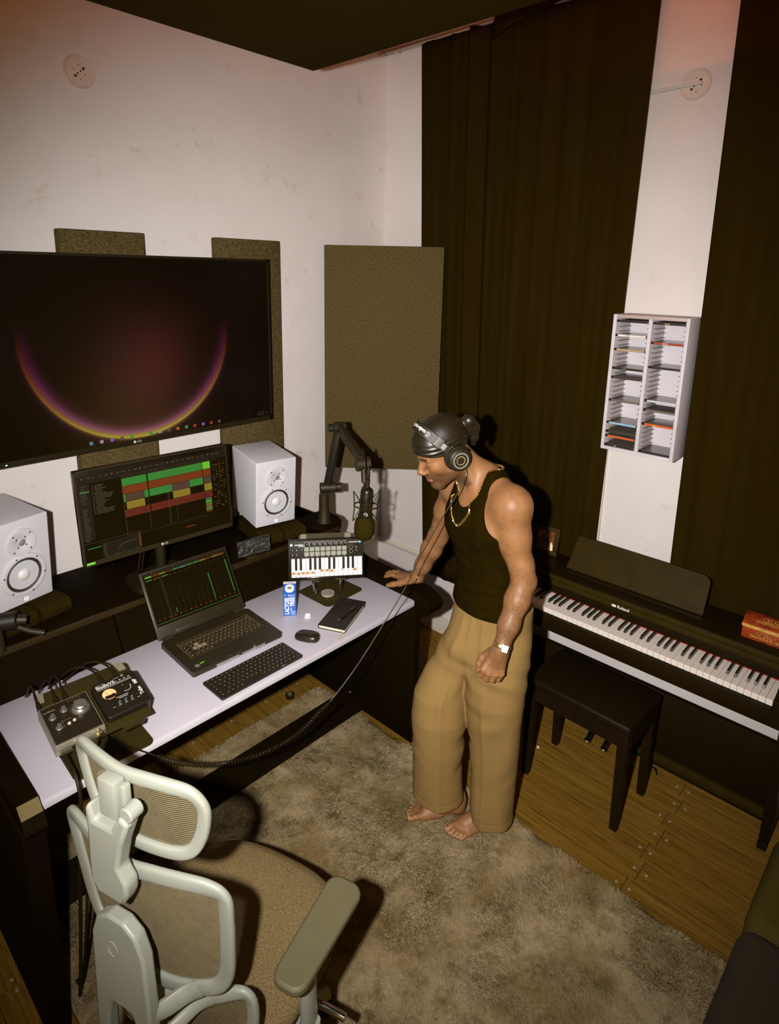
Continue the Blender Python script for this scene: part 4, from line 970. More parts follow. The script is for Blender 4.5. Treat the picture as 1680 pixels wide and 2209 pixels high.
m = MB(); m.T = Tc; m.cyl((0, 0, .004), (0, 0, .0055), .0095, n=20); m.build('spout_foil', SILV, ct)
Tx = frame((0, -cw-.0004, 0), (0, 0, 1), (-1, 0, 0))
text('LACTOSE', .0260, MWH, ct, Tx @ Tl(.046, .0105, 0), squash=.70, bold=.0010); text('FREE', .0260, MWH, ct, Tx @ Tl(.066, -.0115, 0), squash=.76, bold=.0010)
text('MILK', .009, MWH, ct, Tx @ Tl(.030, -.007, 0)); text('Amul', .013, MWH, ct, frame((.006, -cw-.0004, .0945), (1, 0, 0), (0, 0, 1)), shear=.2)
MB().bx((-.022, -cw-.0006, .093), (-.016, -cw, .099)).build('green_mark', M('mark_green', rgb(120, 170, 110), .5), ct)
MB().bx((.004, -cw-.0006, .004), (.024, -cw, .024)).build('fine_print', M('print_pale', rgb(110, 150, 205), .5, var=.3, vs=300), ct)
cp = thing('bottle_cap', 'white plastic carton cap lying upside down on the worktop', 'cap', (1.538, 1.8860, .750))
MB().lathe([(.0, .002), (.0115, .002), (.0120, .0095), (.0140, .0095), (.0145, .001), (.013, 0)], 28).build('shell', MWH, cp); m = MB()
for k in range(4): a = k*PI/2+.3; m.bx((.0098*math.cos(a)-.001, .0098*math.sin(a)-.001, .002), (.0098*math.cos(a)+.001, .0098*math.sin(a)+.001, .008))
m.build('inner_tabs', MWH, cp)

# ================================================================ STANDS, MIDI KEYBOARD
STM = M('stand_metal', rgb(52, 43, 12), .5, var=.06, spec=.25)
st = thing('laptop_stand', 'dark metal laptop stand with round pivot holding the small keyboard', 'stand', (1.757, 1.987, .7505), math.radians(2))
MB().prism(rrect(.225, .205, .022), 0, .004).build('base_plate', STM, st, 30, bev=.001)
MB().lathe([(0, .014), (.030, .014), (.031, .013), (.031, .004)], 40, T=Tl(-.035, -.018, 0)).build('pivot_disc', M('spun_metal', rgb(170, 164, 148), .35, metal=.35, var=.1), st)
MB().lathe([(.033, .004), (.040, .0075), (.052, .006), (.054, .004)], 40, T=Tl(-.035, -.018, 0)).build('pivot_collar', STM, st)
mk = thing('midi_keyboard', 'small black pad and key controller keyboard propped on the metal stand', 'midi keyboard', (1.6809, 1.9285, .8611), rot=(-.1968, 0, -.6673))
kT = mk.matrix_basis
m = MB(); m.T = st.matrix_basis.inverted() @ kT @ Tl(0, .048, 0); m.prism(rrect(.24, .185, .02), -.002, .002, T=frame((0, 0, .10), (1, 0, 0), (0, 0, 1))); m.build('support_plate', STM, st, 30)
m = MB(); m.T = st.matrix_basis.inverted() @ kT @ Tl(0, .048, 0)
for sx in (-1, 1): m.prism([(sx*.085, .168), (sx*.112, .168), (sx*.112, .188), (sx*.105, .192), (sx*.085, .192)][::sx], .0, .0042, T=frame((0, -.002, 0), (1, 0, 0), (0, 0, 1)))
m.build('rubber_corner', M('grey_rubber', rgb(128, 118, 96), .8), st, 0)
for sx in (-1, 1):
    m = MB(); m.T = st.matrix_basis.inverted()
    a = kT @ Vector((sx*.075, .050, .03)); b = st.matrix_basis @ Vector((-.035, -.018, .012)); bb_ = b+(kT.to_3x3() @ Vector((sx*.055, 0, 0))); bb_.z = b.z
    m.tube([bb_, (bb_+a)/2+Vector((0, 0, .02)), a], .007, 8); m.build('support_arm', CHROME, st)
MB().box((0, .024, .086), (.331, .040, .172), .004).build('case', BLKM, mk)
MB().box((0, .0035, .002), (.331, .006, .012), .001).build('front_lip', BLKG, mk)
for sx in (-1, 1):
    MB().box((sx*.06, .010, -.003), (.045, .03, .006), .001).build('stand_hook', STM, mk)
kx0, kx1 = -.152, .158; kw2 = (kx1-kx0)/15; MKW = M('mini_key_white', rgb(232, 226, 228), .35)
m1 = MB().bx((-kw2/2+.0005, -.006, .0), (kw2/2-.0005, .004, .082), .0008, 1).mesh('white_key', 30); m2 = MB().bx((-.0052, -.009, .0), (.0052, .004, .050), .001, 1).mesh('black_key', 30)
for i in range(15):
    o = link('white_key', m1, MKW, mk); o.location = (kx0+(i+.5)*kw2, 0, .012)
    if 'CDEFGAB'[i % 7] in 'CDFGA' and i < 14: o = link('black_key', m2, EB, mk); o.location = (kx0+(i+1)*kw2, 0, .044)
TAPE = M('masking_tape', rgb(176, 134, 74), .7, var=.25, vs=200)
for i in (0, 1, 2, 3, 4, 6, 7, 8, 13):
    o = MB().box((kx0+(i+.5)*kw2+random.uniform(-.001, .001), -.0065, .031+(.006 if i > 5 else 0)+random.uniform(-.002, .002)), (.014, .0006, .011)).build('tape_scrap', TAPE, mk)
MB().box((kx0+10.5*kw2+.003, -.0065, .040), (.006, .0006, .008)).build('tape_scrap', TAPE, mk)
PADM = M('drum_pad', rgb(148, 148, 132), .6, emit=rgb(140, 142, 126), es=.06); pdm = MB().bx((-.0102, -.0025, -.0092), (.0102, .003, .0092), .0012, 1).mesh('drum_pad', 30); kmn = MB().lathe([(0, .013), (.0055, .013), (.0075, .0115), (.0082, .003), (.0082, 0)], 18).mesh('knob', 40)
lm = MB()
for i in range(8):
    x = -.085+i*.0236
    for j in range(2): o = link('drum_pad', pdm, PADM, mk); o.location = (x, .003, .133-j*.0212)
    o = link('knob', kmn, BLKM, mk); o.matrix_local = OUT(x, .0035, .156)
    lm.tube([OUT(x, .0028, .156) @ Vector((.0098*math.cos(a), .0098*math.sin(a), 0)) for a in np.linspace(-.7, PI+.7, 14)], .0006, 4)
    lm.box((x+.002, -.0098, .159), (.0012, .0006, .007)); lm.box((x, .0032, .1004), (.004, .0006, .0018))
for x, z in ((-.146, .130), (-.127, .130), (-.146, .110), (-.127, .110), (-.105, .132), (.135, .134), (.135, .121)):
    MB().box((x, .002, z), (.011, .004, .008), .001).build('button', BLKG, mk); lm.box((x, -.0004, z), (.0034, .0004, .0030))
for z in (.137, .117): MB().lathe([(.0065, .0), (.0075, .002), (.0065, .003), (0, .002)], 18, T=OUT(.109, .0035, z)).build('round_button', BLKG, mk); lm.tube([OUT(.109, .0008, z) @ Vector((.0072*math.cos(a), .0072*math.sin(a), 0)) for a in np.linspace(0, 2*PI, 17)[:-1]], .0004, 4, closed=True)
lm.build('panel_print', WHT, mk)
text('novation', .0115, WHT, mk, OUT(-.118, .0038, .1535), squash=.95, bold=.0003); MB().box((-.151, .0036, .1535), (.010, .0008, .010)).build('logo_mark', WHT, mk)
text('LAUNCHKEY', .007, WHT, mk, OUT(.119, .0038, .1575), bold=.0002); MB().box((.148, .0036, .1575), (.012, .0008, .007)).build('logo_mark', M('mini_tag', rgb(150, 190, 200), .5), mk); MB().box((-.106, .0036, .1465), (.026, .0008, .0035)).build('logo_mark', _mats['mini_tag'], mk)

st2 = thing('laptop_stand', 'dark metal laptop stand holding the audio interface and preamp', 'stand', (.632, 1.795, .7505), math.radians(-2.5))
MB().prism([(x-.005, y-.035) for x, y in rrect(.235, .21, .022)], 0, .004).build('base_plate', STM, st2, 30, bev=.001)
Tp = Tl(0, .01, .083) @ Matrix.Rotation(.2342, 4, 'X')
m = MB(); m.T = Tp
fr = rrect(.27, .25, .035)
m.bx((-.135, .065, -.002), (.135, .155, .002), .001); m.bx((-.135, -.095, -.002), (.135, -.02, .002), .001); m.bx((-.135, -.02, -.002), (-.085, .065, .002)); m.bx((.085, -.02, -.002), (.135, .065, .002)); m.bx((-.02, -.02, -.002), (.02, .065, .002)); m.build('top_plate', STM, st2, 30)
for sx in (-1, 1):
    m = MB(); m.T = Tp; m.prism([(sx*.115, .118), (sx*.137, .118), (sx*.137, .145), (sx*.128, .157), (sx*.108, .157)][::sx], .0, .004); m.build('rubber_corner', M('grey_rubber'), st2, 0)
    m = MB(); m.T = Tp; m.bx((sx*.07-.03, -.112, -.002), (sx*.07+.03, -.094, .002)); m.bx((sx*.07-.03, -.114, -.002), (sx*.07+.03, -.110, .018), .001); m.build('front_hook', STM, st2)
    m = MB(); m.tube([(sx*.06, -.04, .004), (sx*.075, .06, .05), (sx*.07, .02, .085)], .007, 8); m.build('support_arm', STM, st2)

SLV = M('interface_silver', rgb(178, 172, 152), .34, metal=.75, var=.12, vs=30)
au = thing('audio_interface', 'silver desktop audio interface with black top and metal knobs on the stand', 'audio interface', (.5556, 1.802, .8600), rot=(.2332, 0, -.0437))
a_, b_ = .0695, .0745
m = MB(); pr = [(-b_, -.040), (-b_-.012, -.034), (-b_-.012, -.012), (-b_-.004, .0), (b_, 0), (b_, -.038)]
m.prism(pr, -a_, a_, T=Matrix(((0, 0, 1, 0), (1, 0, 0, 0), (0, 1, 0, 0), (0, 0, 0, 1)))); m.build('case', SLV, au, 0, bev=.0015)
MB().bx((-a_+.004, -b_+.001, .0), (a_-.004, b_-.004, .0012)).build('face_plate', M('face_black', rgb(34, 26, 13), .4, var=.1), au)
kn = lambda x, y, r, h, n_='knob', mat=SILV: MB().lathe([(0, h), (r*.85, h), (r, h*.88), (r, .003), (r*1.15, .001)], 28, T=Tl(x, y, .001)).build(n_, mat, au)
MB().lathe([(0, .010), (.0205, .010), (.023, .0075), (.026, .002), (.0265, 0)], 36, T=Tl(.033, .018, .001)).build('knob_skirt', SILV, au); kn(.033, .018, .019, .021, 'volume_knob')
for x, y in ((-.045, .022), (-.040, -.022), (-.010, .034)): kn(x, y, .0068, .016); MB().lathe([(.0085, 0), (.0105, .002), (.0100, .003)], 24, T=Tl(x, y, .001)).build('knob_ring', SILV, au)
for x, y in ((-.012, -.020), (.004, -.016)): MB().lathe([(0, .003), (.0042, .003), (.0052, .0)], 18, T=Tl(x, y, .001)).build('round_button', M('button_pale', rgb(206, 200, 180), .4), au)
lm = MB()
for k in range(23): aa = -.9+k*.215; lm.box((.033+.030*math.cos(aa), .018+.030*math.sin(aa), .0014), (.0012, .0012, .0003))
lm.bx((-.03, -.003, .0012), (-.001, -.0022, .0015)); lm.bx((-.026, -.03, .0012), (-.0254, .0, .0015)); lm.build('panel_print', M('print_dim', rgb(140, 128, 96), .5), au)
text('audient', .011, M('print_dim'), au, Tl(-.045, .052, .0013), ext=.0002); text('iD14', .009, M('print_dim'), au, Tl(.033, .050, .0013), ext=.0002)
lm = MB()
for i in range(5):
    for j in range(3): lm.box((.012+i*.008, .060+j*.005, .0013), (.0018, .0018, .0003))
lm.build('level_leds', M('print_dim'), au)
lm = MB()
for i in range(26): lm.ell((random.uniform(-.02, .05), -b_-.0055+random.uniform(-.003, .003), -.003+random.uniform(-.004, .002)), (random.uniform(.001, .004), .0012, .0012), 8)
lm.build('worn_patch', M('bare_metal', rgb(216, 196, 166), .5), au)
MB().cyl((.047, -b_-.010, -.022), (.047, -b_-.022, -.022), .007, n=18).build('jack_socket', GOLD, au)
for x in (.0,): MB().cyl((x-.02, -b_-.010, -.022), (x-.02, -b_-.015, -.022), .0075, n=18).build('jack_socket', BLKM, au)
for x, y in ((-.06, -.06), (.06, -.06), (-.06, .06), (.06, .06)): MB().cyl((x, y, -.052), (x, y, -.036), .006, n=10).build('rubber_foot', BLKM, au)

pr_ = thing('tube_preamp', 'black tube microphone preamp with a glowing round meter on the stand', 'preamp', (.7085, 1.8075, .8600), rot=(.2394, 0, -.0412))
m = MB(); m.prism(rrect(.136, .150, .012), -.042, 0); m.build('case', M('preamp_black', rgb(28, 22, 11), .45, var=.1), pr_, 30, bev=.002)
MB().lathe([(.0, .0016), (.0185, .0016), (.0205, .0008), (.0205, 0)], 36, T=Tl(-.030, .014, 0)).build('meter_face', M('meter_glow', rgb(235, 170, 120), .4, emit=(1.0, .42, .16), es=.75), pr_)
m = MB(); m.prism([(-.048, .006), (-.040, .010), (-.030, .007), (-.020, .010), (-.012, .006), (-.016, -.003), (-.030, -.0065), (-.044, -.003)], .0016, .0022); m.build('meter_cover', BLKG, pr_, 0)
m = MB(); m.tube([(-.030, .004, .0024), (-.040, .024, .0024)], .0005, 4); m.build('needle', BLKG, pr_)
lm = MB()
for k in range(22): aa = -2.2+k*.2; lm.box((.022+.015*math.cos(aa), .014+.015*math.sin(aa), .0004), (.0028, .0012, .0004), T=Matrix.Identity(4))
for y in (.046, .041): lm.bx((-.055, y, 0), (.052, y+.0008, .0004))
for i in range(5): lm.box((-.036+i*.019, -.030, .0004), (.004, .0012, .0004)); lm.box((-.036+i*.019, -.043, .0004), (.008, .0008, .0004))
for i in range(4): lm.box((.004+i*.014, .053, .0004), (.006, .002, .0004))
lm.bx((-.02, -.012, 0), (.02, -.0112, .0004)); lm.bx((-.012, -.018, 0), (.016, -.0165, .0004)); lm.bx((.0, .064, 0), (.02, .0645, .0004)); lm.bx((-.055, .062, 0), (-.03, .0625, .0004))
lm.build('panel_print', WHT, pr_)
for i in range(5): MB().lathe([(0, .009), (.0036, .009), (.0042, .0)], 14, T=Tl(-.036+i*.019, -.036, 0)).build('switch_knob', SILV if i in (1, 2, 3) else BLKG, pr_)
MB().lathe([(0, .013), (.0085, .013), (.0095, .011), (.0105, 0)], 24, T=Tl(.022, .014, 0)).build('gain_knob', BLKM, pr_)
text('StudioV3', .0165, WHT, pr_, Tl(-.028, .0535, .0004), squash=.95, bold=.0003)
text('Tube', .0165, WHT, pr_, frame((.055, -.022, .0004), (0, 1, 0), (-1, 0, 0)), bold=.0003); text('MP', .0165, WHT, pr_, frame((.055, .022, .0004), (0, 1, 0), (-1, 0, 0)), bold=.0003)
MB().box((.030, .066, .0004), (.008, .008, .0006)).build('logo_mark', M('print_dim'), pr_); MB().prism([(.0, .050), (.006, .050), (.003, .055)], 0, .0006).build('violet_mark', M('violet', rgb(120, 70, 170), .5), pr_)
for x, y in ((-.055, -.06), (.055, -.06), (-.055, .06), (.055, .06)): MB().cyl((x, y, -.053), (x, y, -.041), .006, n=10).build('rubber_foot', BLKM, pr_)
# plugs and leads behind them
def lead(label, pts, r=.0032, plug=True, mat=BLKM):
    t = thing('audio_cable', label, 'cable', pts[0], group='cables on the desk')
    P = spline([Vector(q)-Vector(pts[0]) for q in pts], 8); MB().tube(P, r, 8).build('lead', mat, t)
    if plug:
        a, b = P[0], (P[1]-P[0]).normalized(); MB().tube([a-b*.012, a, a+b*.022, a+b*.034], [.0075, .0075, .0065, .004], 12).build('plug', BLKM, t)
    return t
for i, (x, y, z) in enumerate(((.500, 1.895, .862), (.548, 1.893, .862), (.575, 1.893, .862))):
    lead(['black cable plugged into the left rear of the silver interface', 'black cable plugged into the middle rear of the silver interface', 'black cable in the rear of the silver interface nearest the preamp'][i], [(x, y, z), (x+.004, y+.045, z+.016), (x+.01, y+.085, z+.022), (x+.015, y+.14, z+.004), (x+.02, y+.20, .80+.012*i), (x+.03, y+.255, .760)], .0034)
for i, (x, y, z) in enumerate(((.690, 1.897, .862), (.735, 1.895, .862))):
    lead(['black cable in the rear of the preamp beside the interface', 'black cable in the rear of the preamp on its outer side'][i], [(x, y, z), (x-.004, y+.045, z+.014), (x-.02, y+.085, z+.022), (x-.05, y+.12, z+.014), (x-.08, y+.18, .82), (x-.09, y+.245, .760)], .0034)

# ================================================================ BOOM ARM AND MICROPHONE
BMM = M('boom_black', rgb(42, 34, 7), .5, var=.08, metal=.15); BMD = M('boom_dark', rgb(26, 20, 8), .5)
bo = thing('microphone_boom_arm', 'black jointed boom arm clamped to the right corner of the desk shelf', 'boom arm', (1.978, 2.285, .938))
P0 = Vector((1.978, 2.285, .938)); P1 = Vector((1.984, 2.268, 1.125)); P2 = Vector((2.006, 2.205, 1.443)); P3 = Vector((1.800, 1.828, 1.398))
WB(bo).lathe([(.036, 0), (.036, .004), (.028, .03), (.026, .10), (.025, .150)], 28, T=Tl(*P0)).build('base_column', BMM, bo)
WB(bo).cyl(P1+Vector((-.03, .02, 0)), P1+Vector((.035, -.025, 0)), .026, n=24).build('lower_joint', BMM, bo, bev=.003)
WB(bo).cyl(P1+Vector((.037, -.027, 0)), P1+Vector((.054, -.040, 0)), .021, n=14).build('lower_knob', BMD, bo, 0)
def beam(a, b, w, h, name, mat):
    d = (b-a).normalized(); sd = d.cross(Vector((0, 0, 1))).normalized(); m = WB(bo); m.bx((0, -w/2, -h/2), ((b-a).length, w/2, h/2), .004, T=frame(a, d, sd)); return m.build(name, mat, bo)
beam(P1, P2, .030, .036, 'lower_arm', BMD); beam(P2, P3, .034, .040, 'upper_arm', BMM)
sd = (P3-P2).normalized().cross(Vector((0, 0, 1))).normalized()
WB(bo).cyl(P2-sd*.032, P2+sd*.026, .027, n=24).build('elbow_joint', BMM, bo, bev=.003); WB(bo).cyl(P2+sd*.030, P2+sd*.052, .020, n=12).build('elbow_knob', BMD, bo, 0)
WB(bo).cyl(P3-sd*.030+Vector((0, 0, -.012)), P3+sd*.030+Vector((0, 0, -.012)), .030, n=28).build('head_joint', BMM, bo, bev=.003)
WB(bo).cyl(P3+Vector((-.01, -.015, -.03)), P3+Vector((-.015, -.025, -.085)), .0125, n=18).build('head_stem', BMM, bo)
m = WB(bo); a = P2+Vector((0, 0, .026)); b = P3+Vector((.0, .01, .026)); m.tube(spline([a, (a+b)/2+Vector((0, 0, .004)), b, b+Vector((-.02, -.03, .035)), b+Vector((-.055, -.075, .005)), b+Vector((-.062, -.085, -.05))], 8), .0036, 8); m.build('microphone_lead', BLKM, bo)

mc = thing('microphone', 'black studio microphone hanging upside down with a foam windscreen', 'microphone', (1.727, 1.735, 1.226))
Tm_ = Matrix.Rotation(.08, 4, 'Y')
def MM_(): q = MB(); q.T = Tm_; return q
MM_().lathe([(0, .094), (.016, .094), (.0235, .088), (.0265, .078), (.0265, -.045), (.0255, -.05)], 36).build('body', M('mic_body', rgb(38, 33, 16), .3, metal=.4), mc)
for z in (.062, .055): MM_().lathe([(.0265, z-.002), (.0275, z), (.0265, z+.002)], 36).build('body_ring', DKMET, mc)
MM_().cyl((0, 0, .093), (0, 0, .130), .0095, n=16).build('connector', BLKM, mc)
MM_().lathe([(.006, .128), (.0085, .135), (.008, .155), (.0045, .172), (.0036, .18)], 16).build('plug', BLKM, mc)
MM_().lathe([(.030, -.030), (.036, -.040), (.0415, -.056), (.0430, -.080), (.0405, -.104), (.032, -.121), (.018, -.130), (0, -.1325)], 36).build('foam_windscreen', M('windscreen_foam', rgb(46, 38, 6), 1, spec=.02, var=.15, vs=300, bump=.5, bs=500), mc)
MM_().lathe([(.0255, -.045), (.029, -.036), (.030, -.030)], 30).build('windscreen_rim', BLKM, mc)
# badge faces the room
fd = Vector((-.70, -.72, 0)).normalized(); rt = Vector((.72, -.70, 0)).normalized()
Tb = frame(fd*.0268+Vector((0, 0, -.014)), rt, (0, 0, 1))
q = MM_(); q.tube([Tb @ Vector((.0078*math.cos(t), .0078*math.sin(t), 0)) for t in np.linspace(0, 2*PI, 25)[:-1]], .0008, 5, closed=True); q.tube([Tb @ Vector(p_) for p_ in ((-.005, .003, 0), (-.003, -.003, 0), (-.001, .002, 0), (.001, -.003, 0), (.002, .003, 0), (.005, .003, 0), (.004, -.003, 0))], .0008, 5); q.build('badge', WHT, mc)
q = MM_(); [q.ell(Tb @ Vector((x, -.020, 0)), (.0022, .0022, .0016), 8) for x in (-.008, 0, .008)]; q.build('switch_marks', WHT, mc)
sh = thing('shock_mount', 'black spider shock mount with elastic cords around the microphone', 'shock mount', (1.727, 1.735, 1.226))
MET = M('mount_metal', rgb(58, 50, 24), .3, metal=.5)
def circ(r, z, n=32): return [Tm_ @ Vector((r*math.cos(t), r*math.sin(t), z)) for t in np.linspace(0, 2*PI, n+1)[:-1]]
MB().tube(circ(.050, .018), .0030, 8, closed=True).build('outer_ring', MET, sh); MB().tube(circ(.030, .030), .0022, 8, closed=True).build('inner_ring', MET, sh); MB().tube(circ(.030, -.022), .0022, 8, closed=True).build('inner_ring', MET, sh)
for k in range(4):
    t = PI/4+k*PI/2+.35; c_, s_ = math.cos(t), math.sin(t)
    MB().tube([Tm_ @ Vector((.058*c_, .058*s_, .082)), Tm_ @ Vector((.050*c_, .050*s_, .018)), Tm_ @ Vector((.053*c_, .053*s_, -.045))], .0024, 8).build('upright_bar', MET, sh)
    for zz, t2 in ((.082, t+.75), (.082, t-.75), (-.045, t+.75), (-.045, t-.75)):
        MB().tube([Tm_ @ Vector(((.058 if zz > 0 else .053)*c_, (.058 if zz > 0 else .053)*s_, zz)), Tm_ @ Vector((.030*math.cos(t2), .030*math.sin(t2), .030 if zz > 0 else -.010))], .0014, 6).build('elastic_cord', BLKM, sh)
MB().tube([Tm_ @ Vector((.052*math.cos(.9), .052*math.sin(.9), .02)), Vector((.062, .070, .06)), Vector((.058, .068, .09))], .006, 8).build('mount_arm', MET, sh)

# ================================================================ PHONE, LEFT BOOM JOINT, FLOOR PUCK, CABLES
GLS, N, L, p = node_mat('painted_reflection_glass')
v = mapping(N, L); L.new(mixc(N, L, noise(N, L, v, 55, 8, .75, .52, .68), rgb(22, 20, 10), rgb(104, 108, 84)), p.inputs['Base Color']); p.inputs['Roughness'].default_value = .16; p.inputs['Specular IOR Level'].default_value = .8  # pale greenish veins paint crinkled reflections into the dark glass colour
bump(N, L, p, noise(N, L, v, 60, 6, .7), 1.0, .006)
ph = thing('smartphone', 'glossy black smartphone propped on its side before the right speaker', 'phone', (1.5275, 2.246, .9108), rot=(-.12, 0, -.17))
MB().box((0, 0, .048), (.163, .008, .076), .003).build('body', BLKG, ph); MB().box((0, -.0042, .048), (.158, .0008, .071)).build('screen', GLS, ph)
MB().bx((-.045, -.02, 0), (.045, .03, .010), .002).build('holder', BLKM, ph); MB().bx((-.045, .006, .008), (.045, .012, .05), .002).build('holder_back', BLKM, ph)
lb = thing('boom_arm_joint', 'black boom arm joint in front of the left speaker', 'boom arm', (.49, 2.23, .9105))
a = Vector((.0, .0, 0))
MB().cyl((0, .0, 0), (0, 0, .09), .022, .018, n=20).build('post', BMM, lb)
MB().cyl((-.02, .02, .105), (.06, -.02, .105), .030, n=24).build('joint_drum', BMD, lb, bev=.004)
MB().cyl((.06, -.02, .105), (.085, -.032, .10), .017, .014, n=18).build('knob', BMM, lb)
MB().tube([(.055, -.03, .085), (.09, -.045, .060), (.125, -.06, .045)], .0095, 14).build('handle', BMM, lb)
pk = thing('round_cap', 'small round black cap with triangle logo lying on the floor under the desk', 'cap', (1.772, 2.328, 0.001))
MB().lathe([(.0, .020), (.021, .020), (.0235, .018), (.0235, .014), (.022, .013), (.0235, .012), (.0235, 0)], 32).build('shell', BLKM, pk)
m = MB(); m.tube([(.0125*math.cos(t), .0125*math.sin(t), .0204) for t in np.linspace(0, 2*PI, 25)[:-1]], .0008, 5, closed=True); m.tube([(-.011, -.009, .0204), (0, .012, .0204), (.008, -.010, .0204)], .0008, 5); m.tube([(0, .012, .0204), (0, -.012, .0204), (-.006, -.0, .0204)], .0008, 5); m.build('logo', M('print_dim'), pk)
for i, P_ in enumerate(([(.498, 1.70, .812), (.497, 1.632, .80), (.493, 1.600, .74), (.484, 1.612, .60), (.478, 1.640, .43), (.468, 1.640, .298), (.452, 1.640, .126), (.445, 1.65, .030)], [(.530, 1.70, .812), (.535, 1.634, .79), (.535, 1.608, .72), (.530, 1.640, .56), (.517, 1.683, .41), (.490, 1.665, .248), (.462, 1.668, .05), (.455, 1.70, .030)])):
    lead(['thick black cable hanging from the interface over the desk edge to the floor', 'second black cable hanging beside the thicker one behind the chair'][i], P_, .0055 if i == 0 else .0045, True)

sc_ = MB().box((0, 0, .001), (.016, .011, .002), .0005).build('paper_scrap', M('white_print')); sc_.location = (2.372, 1.207, .0012); sc_.rotation_euler = (0, 0, .6)
tag(sc_, 'tiny white scrap lying on the plank floor by the bench leg', 'scrap')
# ================================================================ PERSON (signed distance fields turned into smooth meshes)
A3 = lambda *a: np.array(a, float)
class SDF:
    def __init__(s, lo, hi, h):
        s.lo = A3(*lo); s.h = h; s.n = np.ceil((A3(*hi)-s.lo)/h).astype(int)+1
        s.D = np.full(s.n, .25, np.float32)
    def sub(s, lo, hi):
        a = np.clip(np.floor((lo-s.lo)/s.h).astype(int), 0, s.n-1); b = np.clip(np.ceil((hi-s.lo)/s.h).astype(int)+1, 1, s.n)
        sl = tuple(slice(a[i], max(a[i]+1, b[i])) for i in range(3))
        g = [(s.lo[i]+s.h*np.arange(sl[i].start, sl[i].stop)).astype(np.float32) for i in range(3)]
        return sl, np.stack(np.meshgrid(*g, indexing='ij'), -1)
    def op(s, f, lo, hi, k=.02, mode='u'):
        m = k+.015
        sl, P = s.sub(np.array(lo)-m, np.array(hi)+m); d = f(P).astype(np.float32); a = s.D[sl]
        if mode == 'u':
            hh = np.clip(.5+.5*(a-d)/k, 0, 1); r = a+(d-a)*hh-k*hh*(1-hh)
        elif mode == 's':
            d = -d; hh = np.clip(.5-.5*(a-d)/k, 0, 1); r = a+(d-a)*hh+k*hh*(1-hh)
        s.D[sl] = r
    def cone(s, a, b, ra, rb, k=.02, mode='u'):
        a, b = np.array(a, float), np.array(b, float); ab = b-a; L2 = max(ab@ab, 1e-9)
        def f(P):
            t = np.clip(((P-a)@ab)/L2, 0, 1); return np.linalg.norm(P-(a+t[..., None]*ab), axis=-1)-(ra+(rb-ra)*t)
        r = max(ra, rb); s.op(f, np.minimum(a, b)-r, np.maximum(a, b)+r, k, mode)
    def chain(s, pts, k=.02, mode='u'):
        for p_, q in zip(pts[:-1], pts[1:]): s.cone(p_[:3], q[:3], p_[3], q[3], k, mode)
    def ell(s, c, r, B=None, k=.02, mode='u', pad=0):
        c = np.array(c, float); r = np.array(r, float)+pad; B = np.eye(3) if B is None else B
        def f(P):
            q = (P-c)@B.T; k0 = np.linalg.norm(q/r, axis=-1); k1 = np.linalg.norm(q/(r*r), axis=-1)+1e-6; return k0*(k0-1)/k1
        s.op(f, c-r.max(), c+r.max(), k, mode)
    def mesh(s, name):
        D = s.D; I = D < 0; c = [slice(None, -1), slice(1, None)]
        cnt = np.zeros(np.array(D.shape)-1, np.int8)
        for i in (0, 1):
            for j in (0, 1):
                for k in (0, 1): cnt += I[c[i], c[j], c[k]]
        act = np.argwhere((cnt > 0) & (cnt < 8)); ids = np.full(cnt.shape, -1, np.int32); ids[tuple(act.T)] = np.arange(len(act))
        S = np.zeros((len(act), 3)); W_ = np.zeros(len(act))
        cor = [(i, j, k) for i in (0, 1) for j in (0, 1) for k in (0, 1)]
        val = {q: D[act[:, 0]+q[0], act[:, 1]+q[1], act[:, 2]+q[2]] for q in cor}
        for p_ in cor:
            for ax in range(3):
                if p_[ax]: continue
                q = list(p_); q[ax] = 1; q = tuple(q); a, b = val[p_], val[q]; m = (a < 0) != (b < 0)
                t = np.where(m, a/np.where(a == b, 1, a-b), 0)
                pos = np.tile(np.array(p_, float), (len(act), 1)); pos[:, ax] += t
                S += pos*m[:, None]; W_ += m
        V = s.lo+(act+S/W_[:, None])*s.h
        F = []
        for ax in range(3):
            o1, o2 = [(1, 2), (2, 0), (0, 1)][ax]
            s0 = [slice(None)]*3; s1 = [slice(None)]*3; s0[ax] = slice(None, -1); s1[ax] = slice(1, None)
            E_ = I[tuple(s0)] != I[tuple(s1)]; e = np.argwhere(E_); e = e[(e[:, o1] > 0) & (e[:, o2] > 0) & (e[:, o1] < cnt.shape[o1]) & (e[:, o2] < cnt.shape[o2])]
            flip = I[tuple(e.T)]
            def at(d1, d2): q = e.copy(); q[:, o1] -= d1; q[:, o2] -= d2; return ids[tuple(q.T)]
            Q = np.stack([at(0, 0), at(1, 0), at(1, 1), at(0, 1)], -1); Q[~flip] = Q[~flip][:, ::-1]; F.append(Q)
        F = np.concatenate(F); F = F[(F >= 0).all(1)]
        me = bpy.data.meshes.new(name); me.vertices.add(len(V)); me.vertices.foreach_set('co', V.reshape(-1)); me.loops.add(F.size); me.loops.foreach_set('vertex_index', F.reshape(-1).astype(np.int32))
        me.polygons.add(len(F)); me.polygons.foreach_set('loop_start', (np.arange(len(F))*4).astype(np.int32)); me.polygons.foreach_set('use_smooth', [True]*len(F)); me.update(calc_edges=True); me.validate()
        return me, V
def unit(v): v = np.array(v, float); return v/np.linalg.norm(v)
PLOC = A3(1.83, 1.22, .012)
